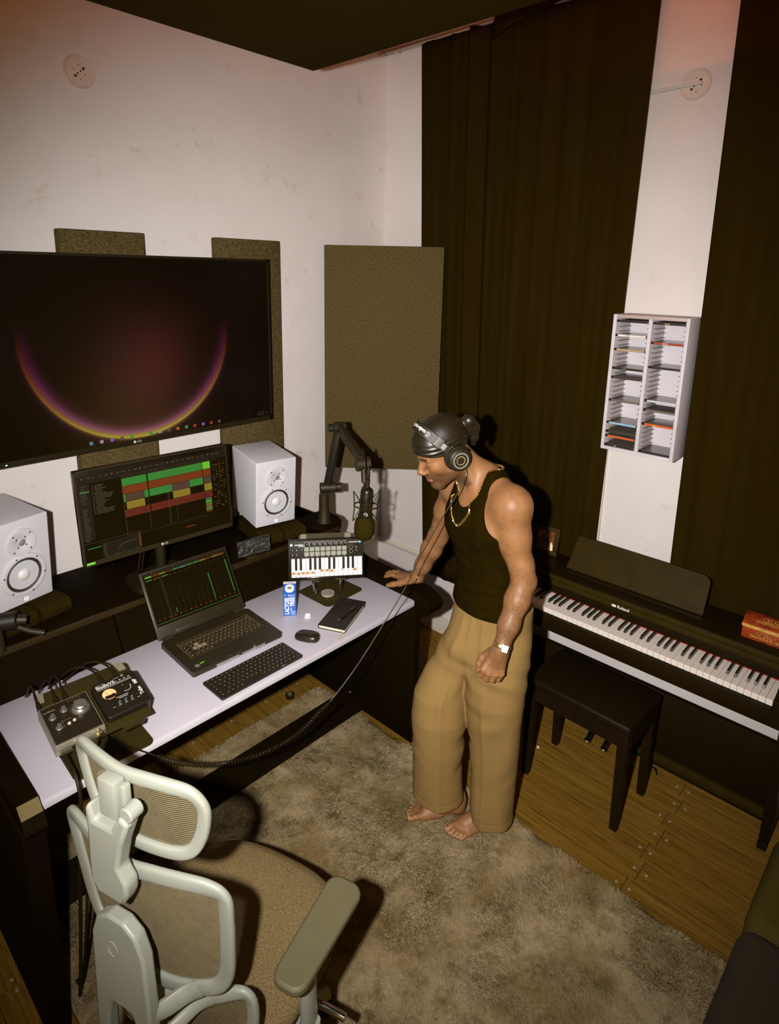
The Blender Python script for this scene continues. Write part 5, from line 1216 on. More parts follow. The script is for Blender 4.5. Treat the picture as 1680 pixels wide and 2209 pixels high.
# frames
gt = unit((-.95, .28, 0)); lt = A3(-gt[1], gt[0], 0); spine = unit((-.02, .045, .52)); 
up_t = unit(spine-gt*0); gt2 = unit(gt-up_t*(gt@up_t)); lt2 = np.cross(up_t, gt2); BT = np.stack([gt2, lt2, up_t])     # rows: front, left, up
yw, pt_, rl_ = math.radians(150.6), math.radians(27), math.radians(-3)
fh = A3(math.cos(yw), math.sin(yw), 0); hf = math.cos(pt_)*fh-math.sin(pt_)*A3(0, 0, 1); hu = math.sin(pt_)*fh+math.cos(pt_)*A3(0, 0, 1); hl = np.cross(hu, hf)
hl, hu = math.cos(rl_)*hl+math.sin(rl_)*hu, -math.sin(rl_)*hl+math.cos(rl_)*hu
HC = A3(1.738, 1.358, 1.569); BH = np.stack([hl, hf, hu])       # rows: left, front, up
hp = lambda x, y, z: HC+hl*x+hf*y+hu*z
LS, LE, LW = A3(1.800, 1.090, 1.402), A3(1.820, 1.036, 1.130), A3(1.705, 1.040, .911)
RS, RE, RW = A3(1.905, 1.412, 1.388), A3(1.985, 1.555, 1.085), A3(1.974, 1.655, .866)
NB_ = A3(1.856, 1.252, 1.455)
def torso(s, pad, k=.05):
    s.ell((1.868, 1.205, .95), (.100, .143, .13), BT, k, pad=pad); s.ell((1.866, 1.214, 1.08), (.098, .130, .17), BT, k, pad=pad)
    s.ell((1.858, 1.234, 1.25), (.108, .146, .165), BT, k, pad=pad); s.ell((1.856, 1.238, 1.36), (.088, .152, .085), BT, k, pad=pad)
    for sg in (-1, 1):
        c = A3(1.858, 1.236, 1.275)+gt2*.062+lt2*(.066*sg); s.ell(c, (.045, .068, .060), BT, .03, pad=pad)
# ---- body
B = SDF((1.56, .96, .005), (2.12, 1.90, 1.76), .0034)
torso(B, 0)
for sh, sg in ((LS, 1), (RS, -1)):
    B.cone(NB_+lt2*(.03*sg)+A3(0, 0, .004), sh+A3(0, 0, .006), .050, .046, .05); B.ell(sh+A3(0, 0, -.01), (.054, .054, .066), BT, .035)
    B.cone(sh, A3(1.858, 1.236, 1.30)+lt2*(.10*sg), .058, .06, .05)
# arms: shoulder, upper arm, elbow, forearm, wrist
mid = lambda a, b, t: a+(b-a)*t
B.chain([(*LS, .054), (*(mid(LS, LE, .4)+gt*.004), .0475), (*mid(LS, LE, .8), .040), (*LE, .038)], .03)
B.chain([(*LE, .038), (*(mid(LE, LW, .28)), .0415), (*mid(LE, LW, .65), .034), (*LW, .0265)], .025)
B.ell(LE+A3(.016, -.012, -.004), (.024, .024, .028), None, .02)
B.ell(mid(LS, LE, .45)+unit((-.68, .73, 0))*.012, (.040, .040, .080), None, .03)
B.chain([(*RS, .055), (*mid(RS, RE, .5), .047), (*RE, .040)], .03); B.chain([(*RE, .040), (*mid(RE, RW, .3), .042), (*mid(RE, RW, .7), .033), (*RW, .0265)], .025)
# neck and head
B.cone(NB_+A3(0, 0, -.03), hp(0, -.035, -.055), .062, .056, .03)
for sg in (-1, 1): B.cone(hp(.055*sg, -.03, -.045), NB_+gt2*.055+lt2*(.022*sg)+A3(0, 0, -.035), .018, .016, .02)
B.ell(hp(0, -.012, .032), (.075, .096, .084), BH, .02); B.ell(hp(0, .042, .035), (.064, .050, .056), BH, .03); B.ell(hp(0, .036, -.040), (.059, .052, .076), BH, .03)
for sg in (-1, 1):
    B.cone(hp(.054*sg, -.012, -.070), hp(.014*sg, .066, -.116), .017, .018, .03); B.ell(hp(.037*sg, .058, -.034), (.027, .026, .025), BH, .02)
    B.cone(hp(.042*sg, .074, .004), hp(.008*sg, .085, .006), .0095, .0105, .012)
    B.ell(hp(.078*sg, -.012, -.020), (.010, .022, .032), BH, .01)
B.ell(hp(0, .074, -.118), (.023, .020, .018), BH, .02); B.ell(hp(0, .076, -.074), (.032, .020, .026), BH, .02)
for sg in (-1, 1): B.ell(hp(.033*sg, .098, -.013), (.020, .0145, .0125), BH, .012, 's')
for sg in (-1, 1): B.ell(hp(.032*sg, .0740, -.0155), (.0165, .0140, .0120), BH, .006); B.cone(hp(.019*sg, .0835, -.0225), hp(.045*sg, .0770, -.0215), .0030, .0026, .005)
B.cone(hp(0, .086, -.002), hp(0, .110, -.040), .0090, .0115, .010); B.ell(hp(0, .113, -.045), (.0125, .0120, .0110), BH, .006)
for sg in (-1, 1): B.ell(hp(.0125*sg, .101, -.050), (.0085, .0115, .0085), BH, .006)
B.ell(hp(0, .0925, -.0755), (.025, .0100, .0055), BH, .005); B.ell(hp(0, .0920, -.0875), (.021, .0105, .0070), BH, .005)
B.cone(hp(-.024, .090, -.0812), hp(.024, .090, -.0812), .0018, .0018, .004, 's'); B.cone(hp(-.012, .100, -.0812), hp(.012, .100, -.0812), .0020, .0020, .003, 's')
# hips and legs under the cloth
for hip, kn_, an in ((A3(1.872, 1.275, .90), A3(1.715, 1.300, .515), A3(1.785, 1.258, .085)), (A3(1.866, 1.128, .90), A3(1.815, 1.118, .505), A3(1.838, 1.125, .085))):
    B.chain([(*hip, .068), (*mid(hip, kn_, .6), .058), (*kn_, .050), (*mid(kn_, an, .35), .048), (*an, .033)], .04)
# feet
def foot(heel, toe, med):
    ax = unit(toe-heel); L_ = np.linalg.norm(toe-heel); z = A3(0, 0, 1); h = lambda a, m_, zz: heel+ax*(L_*a)+med*m_+z*zz
    B.ell(h(.10, 0, .030), (.032, .032, .030), None, .02); B.cone(h(.12, 0, .075), h(.20, 0, .06), .033, .036, .03)
    B.cone(h(.18, .0, .058), h(.62, .006, .034), .036, .024, .03); B.cone(h(.12, -.012, .024), h(.64, -.022, .018), .022, .017, .02); B.cone(h(.45, .022, .026), h(.72, .026, .019), .020, .018, .02); B.cone(h(.35, .0, .04), h(.68, .012, .022), .03, .02, .02)
    for i, (m_, a0, a1, r_) in enumerate(((.030, .74, .955, .0125), (.010, .76, .96, .0090), (-.006, .75, .925, .0084), (-.020, .72, .885, .0080), (-.033, .68, .835, .0078))):
        B.cone(h(a0, m_*.85, .019), h((a0+a1)/2, m_, .020), .0105, r_, .010); B.cone(h((a0+a1)/2, m_, .020), h(a1, m_, .0125), r_, r_*.92, .004)
GZ = .018
foot(A3(1.812, 1.228, GZ), A3(1.632, 1.386, GZ), unit((-.644, -.765, 0))); foot(A3(1.866, 1.118, GZ), A3(1.668, 1.192, GZ), unit((.31, .93, 0)))
# right hand flat on the desk wing
mc0 = [A3(1.960, 1.682, .846), A3(1.970, 1.684, .850), A3(1.980, 1.684, .848), A3(1.990, 1.680, .843)]
kn0 = [A3(1.974, 1.768, .824), A3(1.994, 1.773, .827), A3(2.013, 1.766, .823), A3(2.030, 1.752, .815)]
B.chain([(*RW, .0265), (1.975, 1.685, .848, .0245)], .02)
for a, b in zip(mc0, kn0): B.cone(a, b, .0155, .0118, .014)
for i, (k1, k2, k3) in enumerate((((1.970, 1.803, .822), (1.968, 1.824, .812), (1.966, 1.840, .802)), ((1.992, 1.812, .824), (1.992, 1.836, .814), (1.991, 1.855, .802)), ((2.016, 1.803, .819), (2.018, 1.826, .810), (2.019, 1.843, .801)), ((2.038, 1.781, .811), (2.043, 1.798, .805), (2.047, 1.811, .800)))):
    r_ = (.0100, .0102, .0096, .0084)[i]; B.chain([(*kn0[i], r_*1.1), (*k1, r_*.98), (*k2, r_*.9), (*k3, r_*.8)], .006)
B.chain([(1.956, 1.686, .842, .0165), (1.936, 1.722, .823, .0135), (1.920, 1.750, .812, .0115), (1.909, 1.771, .803, .0095)], .010)
# left hand: loose fist, back of the hand to the room
dn = unit(A3(1.668, 1.045, .824)-LW); ac = unit(A3(.68, -.73, .02)); ac = unit(ac-dn*(ac@dn)); nn = np.cross(ac, dn); nn = nn if nn@A3(.7, .7, 0) > 0 else -nn      # nn: towards the palm
hL = lambda d_, a_, n_: LW+dn*d_+ac*a_+nn*n_
B.cone(LW, hL(.022, 0, .002), .0275, .028, .02)
for i, (a_, d_) in enumerate(((-.033, .086), (-.011, .092), (.011, .089), (.031, .080))):
    r_ = (.0112, .0115, .0110, .0098)[i]
    B.cone(hL(.018, a_*.5, .004), hL(d_, a_, .002), .0165, r_*1.08, .014)
    B.chain([(*hL(d_, a_, .002), r_*1.05), (*hL(d_+.026, a_*.98, .018), r_), (*hL(d_+.024, a_*.95, .043), r_*.92), (*hL(d_-.002, a_*.9, .050), r_*.85)], .004)
B.chain([(*hL(.024, -.024, .016), .0165), (*hL(.055, -.046, .026), .0130), (*hL(.082, -.047, .034), .0112), (*hL(.104, -.040, .042), .0095)], .008)
body_me, V = B.mesh('body')
# hair mask: brows and short beard (their own colour on the skin)
q = (V-HC)@BH.T; X, Y, Z = q[:, 0], q[:, 1], q[:, 2]
sst = lambda a, b, x: np.clip((x-a)/(b-a), 0, 1)**2*(3-2*np.clip((x-a)/(b-a), 0, 1))
ax_ = np.abs(X)
brow = sst(.0085, .0045, np.abs(Z-(.0085-.10*np.maximum(0, ax_-.035)-.06*np.maximum(0, .02-ax_))))*sst(.050, .044, ax_)*sst(.010, .016, ax_)*(Y > .055)
beard = sst(-.048, -.075, Z+.18*(.05-Y))*sst(-.035, -.01, Y)*sst(-.16, -.14, Z)*(Y > -.05)
lipm = np.clip(1-((X/.027)**2+((Z+.0815)/.0125)**2), 0, 1)**.4*(Y > .08)
beard = np.maximum(beard*(1-lipm)*.85, sst(.008, .004, np.abs(Z+.0665+.25*ax_**1.2*1.0))*sst(.030, .022, ax_)*(Y > .075)*.8)
inhead = (np.linalg.norm(q, axis=1) < .17)
lash = sst(.0035, .0015, np.abs(Z+.0215))*sst(.016, .020, ax_)*sst(.048, .042, ax_)*(Y > .066)
hair = np.where(inhead, np.clip(np.maximum(np.maximum(brow*.97, lash*.85), beard*.92), 0, 1), 0).astype(np.float32)
# sparse arm hair tint
def near(a, b, r):
    ab = b-a; t = np.clip(((V-a)@ab)/(ab@ab), 0, 1); return (np.linalg.norm(V-(a+t[:, None]*ab), axis=1) < r)*t
hair = np.maximum(hair, (near(LE, LW, .07)*.35).astype(np.float32))
at = body_me.attributes.new('hair', 'FLOAT', 'POINT'); at.data.foreach_set('value', hair)
at = body_me.attributes.new('lip', 'FLOAT', 'POINT'); at.data.foreach_set('value', np.where(inhead, lipm, 0).astype(np.float32))
SKIN, N, L, p = node_mat('brown_skin')
v = mapping(N, L)
c = mixc(N, L, noise(N, L, v, 30, 5, .6, .35, .7), rgb(147, 103, 65), rgb(131, 89, 53))
at_ = N.new('ShaderNodeAttribute'); at_.attribute_name = 'lip'; c = mixc(N, L, at_.outputs['Fac'], c, rgb(150, 92, 72))
at_ = N.new('ShaderNodeAttribute'); at_.attribute_name = 'hair'
ml = N.new('ShaderNodeMath'); ml.operation = 'MULTIPLY'; L.new(at_.outputs['Fac'], ml.inputs[0])
ns = N.new('ShaderNodeMapRange'); ns.inputs[1].default_value = .3; ns.inputs[2].default_value = .6; ns.inputs[3].default_value = .55; ns.inputs[4].default_value = 1.0
L.new(noise(N, L, v, 420, 3, .6), ns.inputs[0]); L.new(ns.outputs[0], ml.inputs[1])
c = mixc(N, L, ml.outputs[0], c, rgb(40, 26, 14)); L.new(c, p.inputs['Base Color'])
p.inputs['Roughness'].default_value = .5; p.inputs['Specular IOR Level'].default_value = .4; p.inputs['Subsurface Weight'].default_value = .12; p.inputs['Subsurface Radius'].default_value = (.012, .005, .003); p.inputs['Subsurface Scale'].default_value = .3
bump(N, L, p, noise(N, L, v, 260, 5, .6), .12, .002)
man = thing('person', 'barefoot person in black tank top and tan trousers leaning a hand on the desk', 'person', tuple(PLOC))
def wlink(name, me, mat, parent):
    me.transform(parent.matrix_basis.inverted()); return link(name, me, mat, parent)
wlink('body', body_me, SKIN, man)

# short dark hair on the forearms
def arm_hair(a, b, n, seed):
    r_ = np.random.default_rng(seed); ab = b-a; t = ((V-a)@ab)/(ab@ab); c = a+t[:, None]*ab; rad = V-c; d = np.linalg.norm(rad, axis=1)
    sel = np.where((t > .02) & (t < .93) & (d < .06))[0]; sel = r_.choice(sel, n); nr = rad[sel]/d[sel][:, None]; ax = unit(ab)
    ln_ = r_.uniform(.007, .014, n)[:, None]; dr = ax*r_.uniform(.5, 1, n)[:, None]+nr*r_.uniform(.1, .45, n)[:, None]+r_.normal(0, .35, (n, 3)); dr -= nr*np.minimum(0, (dr*nr).sum(1))[:, None]*1.2; dr /= np.linalg.norm(dr, axis=1)[:, None]
    sd_ = np.cross(dr, nr); sd_ /= np.linalg.norm(sd_, axis=1)[:, None]+1e-9; p0 = V[sel]
    return np.stack([p0-sd_*.00022, p0+sd_*.00022, p0+dr*ln_+nr*.0006], 1).reshape(-1, 3)
HV = np.concatenate([arm_hair(LE+(LS-LE)*.12, LW, 2600, 1), arm_hair(RE, RW, 1200, 2)])
me = bpy.data.meshes.new('arm_hair'); me.from_pydata(HV.tolist(), [], np.arange(len(HV)).reshape(-1, 3).tolist()); wlink('arm_hair', me, M('body_hair', rgb(46, 30, 15), .6), man)['kind'] = 'stuff'

# ---- tank top
T_ = SDF((1.66, 1.02, .90), (2.05, 1.50, 1.56), .0030)
torso(T_, .0085, .05); T_.ell((1.868, 1.202, .955), (.116, .153, .10), BT, .04)
for sh, sg in ((LS, 1), (RS, -1)):
    T_.cone(NB_+lt2*(.045*sg)+A3(0, 0, -.012)+gt2*.0, A3(1.858, 1.236, 1.33)+lt2*(.075*sg)+gt2*.03, .0545, .06, .04); T_.cone(NB_+lt2*(.06*sg)+A3(0, 0, -.014), A3(1.858, 1.236, 1.33)+lt2*(.085*sg)-gt2*.03, .055, .06, .04)
    T_.cone(sh+A3(0, 0, -.05), A3(1.858, 1.236, 1.30)+lt2*(.10*sg), .055, .066, .05)
sl, P = T_.sub(A3(1.66, 1.02, .9), A3(2.05, 1.5, 1.56))
rel = (P-A3(1.864, 1.215, 1.05)); th = np.arctan2(rel@lt2, rel@gt2); zz = P[..., 2]
fold = np.sin(zz*150+2.2*np.sin(th*2.3+zz*14)+1.2*th)*.0016*np.exp(-((zz-1.06)/.07)**2)+np.sin(zz*95-1.5*th+2*np.sin(3*th))*.0012*np.exp(-((zz-1.15)/.08)**2)+.0010*np.sin(th*9+zz*30)*np.exp(-((zz-.98)/.05)**2)
T_.D[sl] -= fold.astype(np.float32)
# cut away: neck scoop, arm holes, hem
for sh, sg in ((LS, 1), (RS, -1)): T_.ell(sh+lt2*(.018*sg)+A3(0, 0, -.020)+gt2*.026, (.106, .092, .110), BT, .004, 's')
T_.ell(NB_+gt2*.052+up_t*.010, (.100, .070, .118), BT, .004, 's'); T_.cone(NB_+gt2*.01, NB_+gt2*-.02+A3(0, 0, .1), .068, .085, .004, 's')
sl, P = T_.sub(A3(1.66, 1.02, .9), A3(2.05, 1.5, 1.56)); hem = (.958+.010*np.sin(6*th)*0)-P[..., 2]+.0; T_.D[sl] = np.maximum(T_.D[sl], hem.astype(np.float32))
me, _ = T_.mesh('tank_top')
TANK, N, L, p = node_mat('black_rib_knit')
v = mapping(N, L)
c = mixc(N, L, noise(N, L, v, 30, 4, .6, .35, .7), rgb(31, 22, 1), rgb(24, 16, 1)); L.new(c, p.inputs['Base Color']); p.inputs['Roughness'].default_value = .95; p.inputs['Specular IOR Level'].default_value = .02

bump(N, L, p, noise(N, L, mapping(N, L, (500, 500, 40)), 1, 3), .3, .002)
wlink('tank_top', me, TANK, man); 

# ---- trousers
RL = [(1.868, 1.251, .851, .0815), (1.811, 1.277, .794, .0767), (1.756, 1.298, .687, .0857), (1.719, 1.306, .599, .0992), (1.708, 1.299, .505, .1051), (1.711, 1.297, .377, .1054), (1.714, 1.299, .265, .1030), (1.720, 1.297, .152, .1051), (1.725, 1.293, .030, .1088)]
LL = [(1.876, 1.124, .901, .0934), (1.856, 1.125, .842, .1091), (1.827, 1.126, .737, .1198), (1.816, 1.121, .625, .1135), (1.816, 1.116, .505, .1014), (1.822, 1.110, .379, .0918), (1.825, 1.107, .251, .0847), (1.824, 1.107, .120, .0850), (1.830, 1.098, -.02, .0850)]
Q_ = SDF((1.54, .96, .02), (2.06, 1.46, 1.04), .0034)
camd = unit((-.72, -.68, .2))
def legf(sections, ridge_dir, seed):
    S = np.array(sections)
    def f(P):
        z = P[..., 2]; o = np.argsort(S[:, 2]); cx = np.interp(z, S[o, 2], S[o, 0]); cy = np.interp(z, S[o, 2], S[o, 1]); r = np.interp(z, S[o, 2], S[o, 3])
        dx = P[..., 0]-cx; dy = P[..., 1]-cy; th = np.arctan2(dy, dx); t0 = math.atan2(ridge_dir[1], ridge_dir[0]); a = (th-t0+np.pi) % (2*np.pi)-np.pi
        e = 1/np.sqrt((np.cos(a)/.93)**2+(np.sin(a)/1.0)**2)            # slightly flattened tube
        rr = r*e+.0055*np.exp(-(a/.14)**2)*np.clip((.80-z)/.2, 0, 1)+.004*np.exp(-((np.abs(a)-np.pi)/.12)**2)
        rr = rr+.0045*np.sin(2*a+seed+z*5)*np.clip((.9-z)*2, 0, 1)
        rr = rr+.0050*np.sin(z*44+3.6*np.sin(a+seed)+2.0*np.sin(z*17+seed)+seed)*(.45+.55*np.sin(z*11+2*a+seed))*np.exp(-((z-.50)/.16)**2)*(.4+.6*np.sin(a+.8)**2)+.0055*np.sin(z*40-3.4*a+1.5*np.sin(z*23)+seed*2)*(.5+.5*np.sin(2*a+seed))*np.exp(-((z-.70)/.08)**2)
        rr = rr+.003*np.sin(5*a+seed+z*8)*np.clip((.35-z)*3, 0, 1)
        return (np.sqrt(dx*dx+dy*dy)-rr)*.9
    return f, S[:, :3].min(0)-.14, S[:, :3].max(0)+.14
f, lo, hi = legf(RL, (-.78, -.62), .4); Q_.op(f, lo, hi, .016)
f, lo, hi = legf(LL, (-.988, -.138), 2.1); Q_.op(f, lo, hi, .014)
Q_.ell((1.868, 1.200, .86), (.118, .150, .13), BT, .04); Q_.ell((1.872, 1.200, .96), (.108, .144, .10), BT, .04)
Q_.cone((1.79, 1.245, .80), (1.835, 1.235, .90), .085, .07, .05); Q_.cone((1.93, 1.13, .82), (1.92, 1.15, .90), .06, .07, .05)
# pleats and fly on the front (raised folds)
sl, P = Q_.sub(A3(1.54, .96, .02), A3(2.06, 1.46, 1.04)); z = P[..., 2]; th = np.arctan2(P[..., 1]-1.20, P[..., 0]-1.868)
wr = lambda a0: (th-math.radians(a0)+np.pi) % (2*np.pi)-np.pi
win = np.clip((z-.70)/.10, 0, 1)*np.clip((.965-z)/.04, 0, 1)*.6
pl_ = .007*np.exp(-(wr(-156-0)/.08)**2)*win+.006*np.exp(-(wr(164)/.08)**2)*win-.004*np.exp(-((wr(-147))/.06)**2)*win+.005*np.exp(-(wr(-178)/.07)**2)*win+.004*np.sin(z*60+5*th)*np.exp(-((z-.74)/.05)**2)
pl_ += .0025*np.exp(-((wr(172)+(.93-z)*1.1)/.06)**2)*np.exp(-((z-.84)/.08)**2)
Q_.D[sl] -= pl_.astype(np.float32)
# split between the legs, pocket slit
Q_.cone((1.70, 1.175, .44), (1.90, 1.235, .40), .010, .012, .02, 's'); Q_.cone((1.72, 1.18, .30), (1.90, 1.235, .30), .012, .012, .03, 's')
sl, P = Q_.sub(A3(1.54, .96, .02), A3(2.06, 1.46, 1.04)); z = P[..., 2]
isR = (-.106*(P[..., 0]-1.773)+.19*(P[..., 1]-1.2) > 0)
hemz = np.where(isR, .128+.10*(1.72-P[..., 0])*.3, .066+.05*(1.90-P[..., 0])*.5)
Q_.D[sl] = np.maximum(np.maximum(Q_.D[sl], (hemz-z).astype(np.float32)), (z-.985).astype(np.float32))
# hem fold groove
gro = .0016*np.exp(-((z-(hemz+.034))/.0025)**2); Q_.D[sl] += gro.astype(np.float32)
me, _ = Q_.mesh('trousers')
PANT, N, L, p = node_mat('tan_twill')
v = mapping(N, L)
c = mixc(N, L, noise(N, L, v, 500, 3, .6, .3, .7), rgb(139, 111, 64), rgb(123, 96, 53)); L.new(c, p.inputs['Base Color']); p.inputs['Roughness'].default_value = .85; p.inputs['Specular IOR Level'].default_value = .15
bump(N, L, p, noise(N, L, v, 5, 4), .15, .02)
wlink('trousers', me, PANT, man); del Q_

# ---- durag
G = SDF(HC-.17, HC+.18, .0028)
G.ell(hp(0, -.012, .034), (.0785, .1005, .0885), BH, .02); G.ell(hp(0, .043, .038), (.068, .056, .060), BH, .03)
sl, P = G.sub(HC-.17, HC+.18); qq = (P-HC)@BH.T; a = np.arctan2(qq[..., 0], qq[..., 1])
fold = .0026*np.sin((qq[..., 2]-.22*qq[..., 1])*360+2*np.sin(a*2))*np.exp(-((qq[..., 2]-.020-.16*qq[..., 1])/.022)**2)*(np.abs(a) > .3)+.0012*np.exp(-(qq[..., 0]/.0022)**2)
G.D[sl] -= fold.astype(np.float32)
cut = (.0270-.40*(.095-qq[..., 1])*1.0)-qq[..., 2]; cut = np.maximum(cut, -.045-qq[..., 2]); G.D[sl] = np.maximum(G.D[sl], cut.astype(np.float32))
# knot and tails at the back
G.chain([(*hp(.015, -.105, .035), .020), (*hp(.030, -.120, .055), .022), (*hp(.028, -.128, .020), .020), (*hp(.020, -.118, -.020), .014), (*hp(.012, -.108, -.045), .009)], .012)
G.cone(hp(.02, -.118, .04), hp(.022, -.142, .02), .012, .010, .012); G.cone(hp(.045, -.122, .035), hp(.045, -.128, -.01), .006, .004, .004, 's')
me, _ = G.mesh('durag')
DUR = M('black_satin', rgb(30, 23, 8), .40, var=.15, vs=30, spec=.6)
wlink('durag', me, DUR, man); del G

# ---- jewellery and watch
def ringpts(c, ax, r, n=28, ell=(1, 1), ref=None):
    ax = Vector(ax).normalized(); e1 = Vector(ref) if ref is not None else ax.orthogonal(); e1 = (e1-ax*e1.dot(ax)).normalized(); e2 = ax.cross(e1); c = Vector(c)
    return [c+e1*(r*ell[0]*math.cos(t))+e2*(r*ell[1]*math.sin(t)) for t in np.linspace(0, 2*PI, n+1)[:-1]]
def wmb(): m = MB(); m.T = man.matrix_basis.inverted(); return m
fd_ = Vector(unit(LW-LE)); wc = Vector(mid(LE, LW, .955))
m = wmb(); P = ringpts(wc, fd_, .0315, 32, (1.0, 1.0)); m.tube(P, 1, 8, closed=True, sq=(tuple(fd_), .0085, .0016)); wt = m.build('watch', GOLD, man)
toc = Vector(unit((-.70, -.72, .10))); toc = (toc-fd_*toc.dot(fd_)).normalized(); fc_ = wc+toc*.0325; sd2 = fd_.cross(toc)
m = wmb(); m.box((0, 0, .002), (.026, .030, .008), .002, T=frame(fc_, sd2, fd_)); m.build('watch_case', GOLD, wt)
m = wmb(); m.box((0, 0, .0064), (.021, .024, .0008), T=frame(fc_, sd2, fd_)); m.build('watch_face', M('watch_glass', rgb(238, 232, 218), .12, emit=(1, .96, .9), es=.0), wt)
m = wmb(); T4 = frame(fc_, sd2, fd_); m.tube([T4 @ Vector((0, 0, .0072)), T4 @ Vector((.003, .006, .0072))], .0004, 4); m.tube([T4 @ Vector((0, 0, .0072)), T4 @ Vector((-.006, .003, .0072))], .0004, 4); m.build('watch_hands', BLKG, wt)
# chain necklaces: a choker line at the neck and a longer loop hanging on the chest
def chain(pts, r, name):
    P = [Vector(push(q_, .003)) for q_ in spline(pts, 14)]; L_ = [0]
    for a, b in zip(P[:-1], P[1:]): L_.append(L_[-1]+(b-a).length)
    m = wmb(); n = int(L_[-1]/.0054); j = 0
    for i in range(n):
        s_ = i*L_[-1]/n
        while j < len(L_)-2 and L_[j+1] < s_: j += 1
        t = (s_-L_[j])/max(1e-6, L_[j+1]-L_[j]); c = P[j].lerp(P[j+1], t); d = (P[j+1]-P[j]).normalized()
        m.tube(ringpts(c, d.cross(Vector((0, 0, 1)) if i % 2 else Vector((1, .3, .2))), r, 8, (1.25, .85), d), r*.42, 4, closed=True)
    return m.build(name, GOLD, man)
def sample(S, p_):
    g = (np.array(p_)-S.lo)/S.h; i = np.floor(g).astype(int)
    if (i < 1).any() or (i >= S.n-2).any(): return .25, np.zeros(3)
    f_ = g-i; c = S.D[i[0]:i[0]+2, i[1]:i[1]+2, i[2]:i[2]+2].astype(float); w = np.stack([1-f_, f_])
    val = np.einsum('ijk,i,j,k', c, w[:, 0], w[:, 1], w[:, 2]); D_ = S.D; j = np.round(g).astype(int)
    gr = A3(D_[j[0]+1, j[1], j[2]]-D_[j[0]-1, j[1], j[2]], D_[j[0], j[1]+1, j[2]]-D_[j[0], j[1]-1, j[2]], D_[j[0], j[1], j[2]+1]-D_[j[0], j[1], j[2]-1])
    return val, gr/(np.linalg.norm(gr)+1e-9)
def push(p_, off):      # lay a point on the outer surface of skin or cloth
    p_ = np.array(p_, float)
    for _ in range(60):
        v1, g1_ = sample(B, p_); v2, g2_ = sample(T_, p_); v_, g_ = (v1, g1_) if v1 < v2 else (v2, g2_)
        if v_ >= off or v_ > .2: break
        p_ = p_+g_*min(.006, (off-v_)+.0005)
    return p_
nk = lambda f_, l_, u_: tuple(NB_+gt2*f_+lt2*l_+up_t*u_)
CHAINS = [[nk(-.070, .0, .030), nk(-.050, .050, .034), nk(.0, .066, .015), nk(.055, .062, -.045), nk(.092, .046, -.105), nk(.112, .012, -.150), nk(.116, -.022, -.158), nk(.098, -.055, -.115), nk(.055, -.075, -.04), nk(.0, -.078, .01), nk(-.050, -.05, .028), nk(-.070, 0, .030)]]
chain(CHAINS[0], .0046, 'gold_chain')
m = wmb(); m.tube(ringpts(RW+unit(RW-RE)*.004, unit(RW-RE), .0330, 32, (1.05, 1.0)), .0012, 6, closed=True); bl = m.build('bracelet', GOLD, man)
m = wmb(); m.ell(Vector(RW)+Vector((-.024, -.022, .012)), (.0045, .0045, .0045), 12); m.build('bracelet_charm', M('pearl', rgb(235, 225, 210), .15), bl)
m = wmb(); m.tube(ringpts(mid(kn0[0], A3(1.970, 1.803, .822), .5), A3(1.970, 1.803, .822)-kn0[0], .0118, 20), .0013, 6, closed=True); m.build('finger_ring', GOLD, man)
a = hL(.089+.012, .011*.98, .010); m = wmb(); m.tube(ringpts(a, hL(.089+.026, .011, .018)-hL(.089, .011, .002), .0132, 20), .0017, 6, closed=True); m.build('finger_ring', GOLD, man)
del B, T_
# toe and finger nails
NAIL = M('nail', rgb(196, 142, 106), .3)
def nail(c, up_, fw_, w):
    m = wmb(); f2 = frame(c, Vector(fw_), Vector(up_).cross(Vector(fw_))); m.ell((0, 0, 0), (w*1.1, w, w*.22), 10, T=f2); m.build('nail', NAIL, man)
for heel, toe, med in ((A3(1.812, 1.228, GZ), A3(1.632, 1.386, GZ), unit((-.644, -.765, 0))), (A3(1.866, 1.118, GZ), A3(1.668, 1.192, GZ), unit((.31, .93, 0)))):
    ax = unit(toe-heel); L_ = np.linalg.norm(toe-heel)
    for m_, a1, r_ in ((.030, .955, .0125), (.010, .96, .0090), (-.006, .925, .0084), (-.020, .885, .0080), (-.033, .835, .0078)): nail(heel+ax*(L_*a1+.002)+med*m_+A3(0, 0, .0125+r_*.80), (0, 0, 1), ax, r_*.55)
nail(A3(1.9105, 1.768, .8125), (0, 0, 1), (-.46, .88, -.3), .0060)

# ================================================================ HEADPHONES (worn) AND COILED CABLE
HB = M('headphone_plastic', rgb(34, 28, 12), .5, var=.06, spec=.35); HBP = M('headphone_pad', rgb(26, 21, 11), .38, bump=.15, bs=200)
hpn = thing('headphones', 'black over-ear studio headphones worn on the head of the person', 'headphones', tuple(HC))
HT = frame(Vector(HC), Vector(-hl), Vector(hf)) @ Matrix.Diagonal((-1, 1, 1, 1))
def hmb(): m = MB(); m.T = hpn.matrix_basis.inverted() @ HT; return m      # local: left, front, up
al = math.radians(24); bf, bu = math.sin(al), math.cos(al)
EY, EZ = -.012, -.022
def band(t, r=0):      # t 0 left ear side .. pi right ear side
    w = (.092+r)*math.cos(t)*(1-.06*math.sin(t)**2); h = (.160+r)*math.sin(t)**.9 if math.sin(t) > 0 else 0
    return Vector((w, EY+h*bf, EZ+h*bu))
bn_ = Vector((0, bu, -bf))
m = hmb(); ts = np.linspace(.62, PI-.62, 40); rows = []
for t in ts:
    c0, c1 = band(t, -.004), band(t, .0045); hw = .0190
    rows.append([c0-bn_*hw, c0+bn_*hw, c1+bn_*hw, c1-bn_*hw])
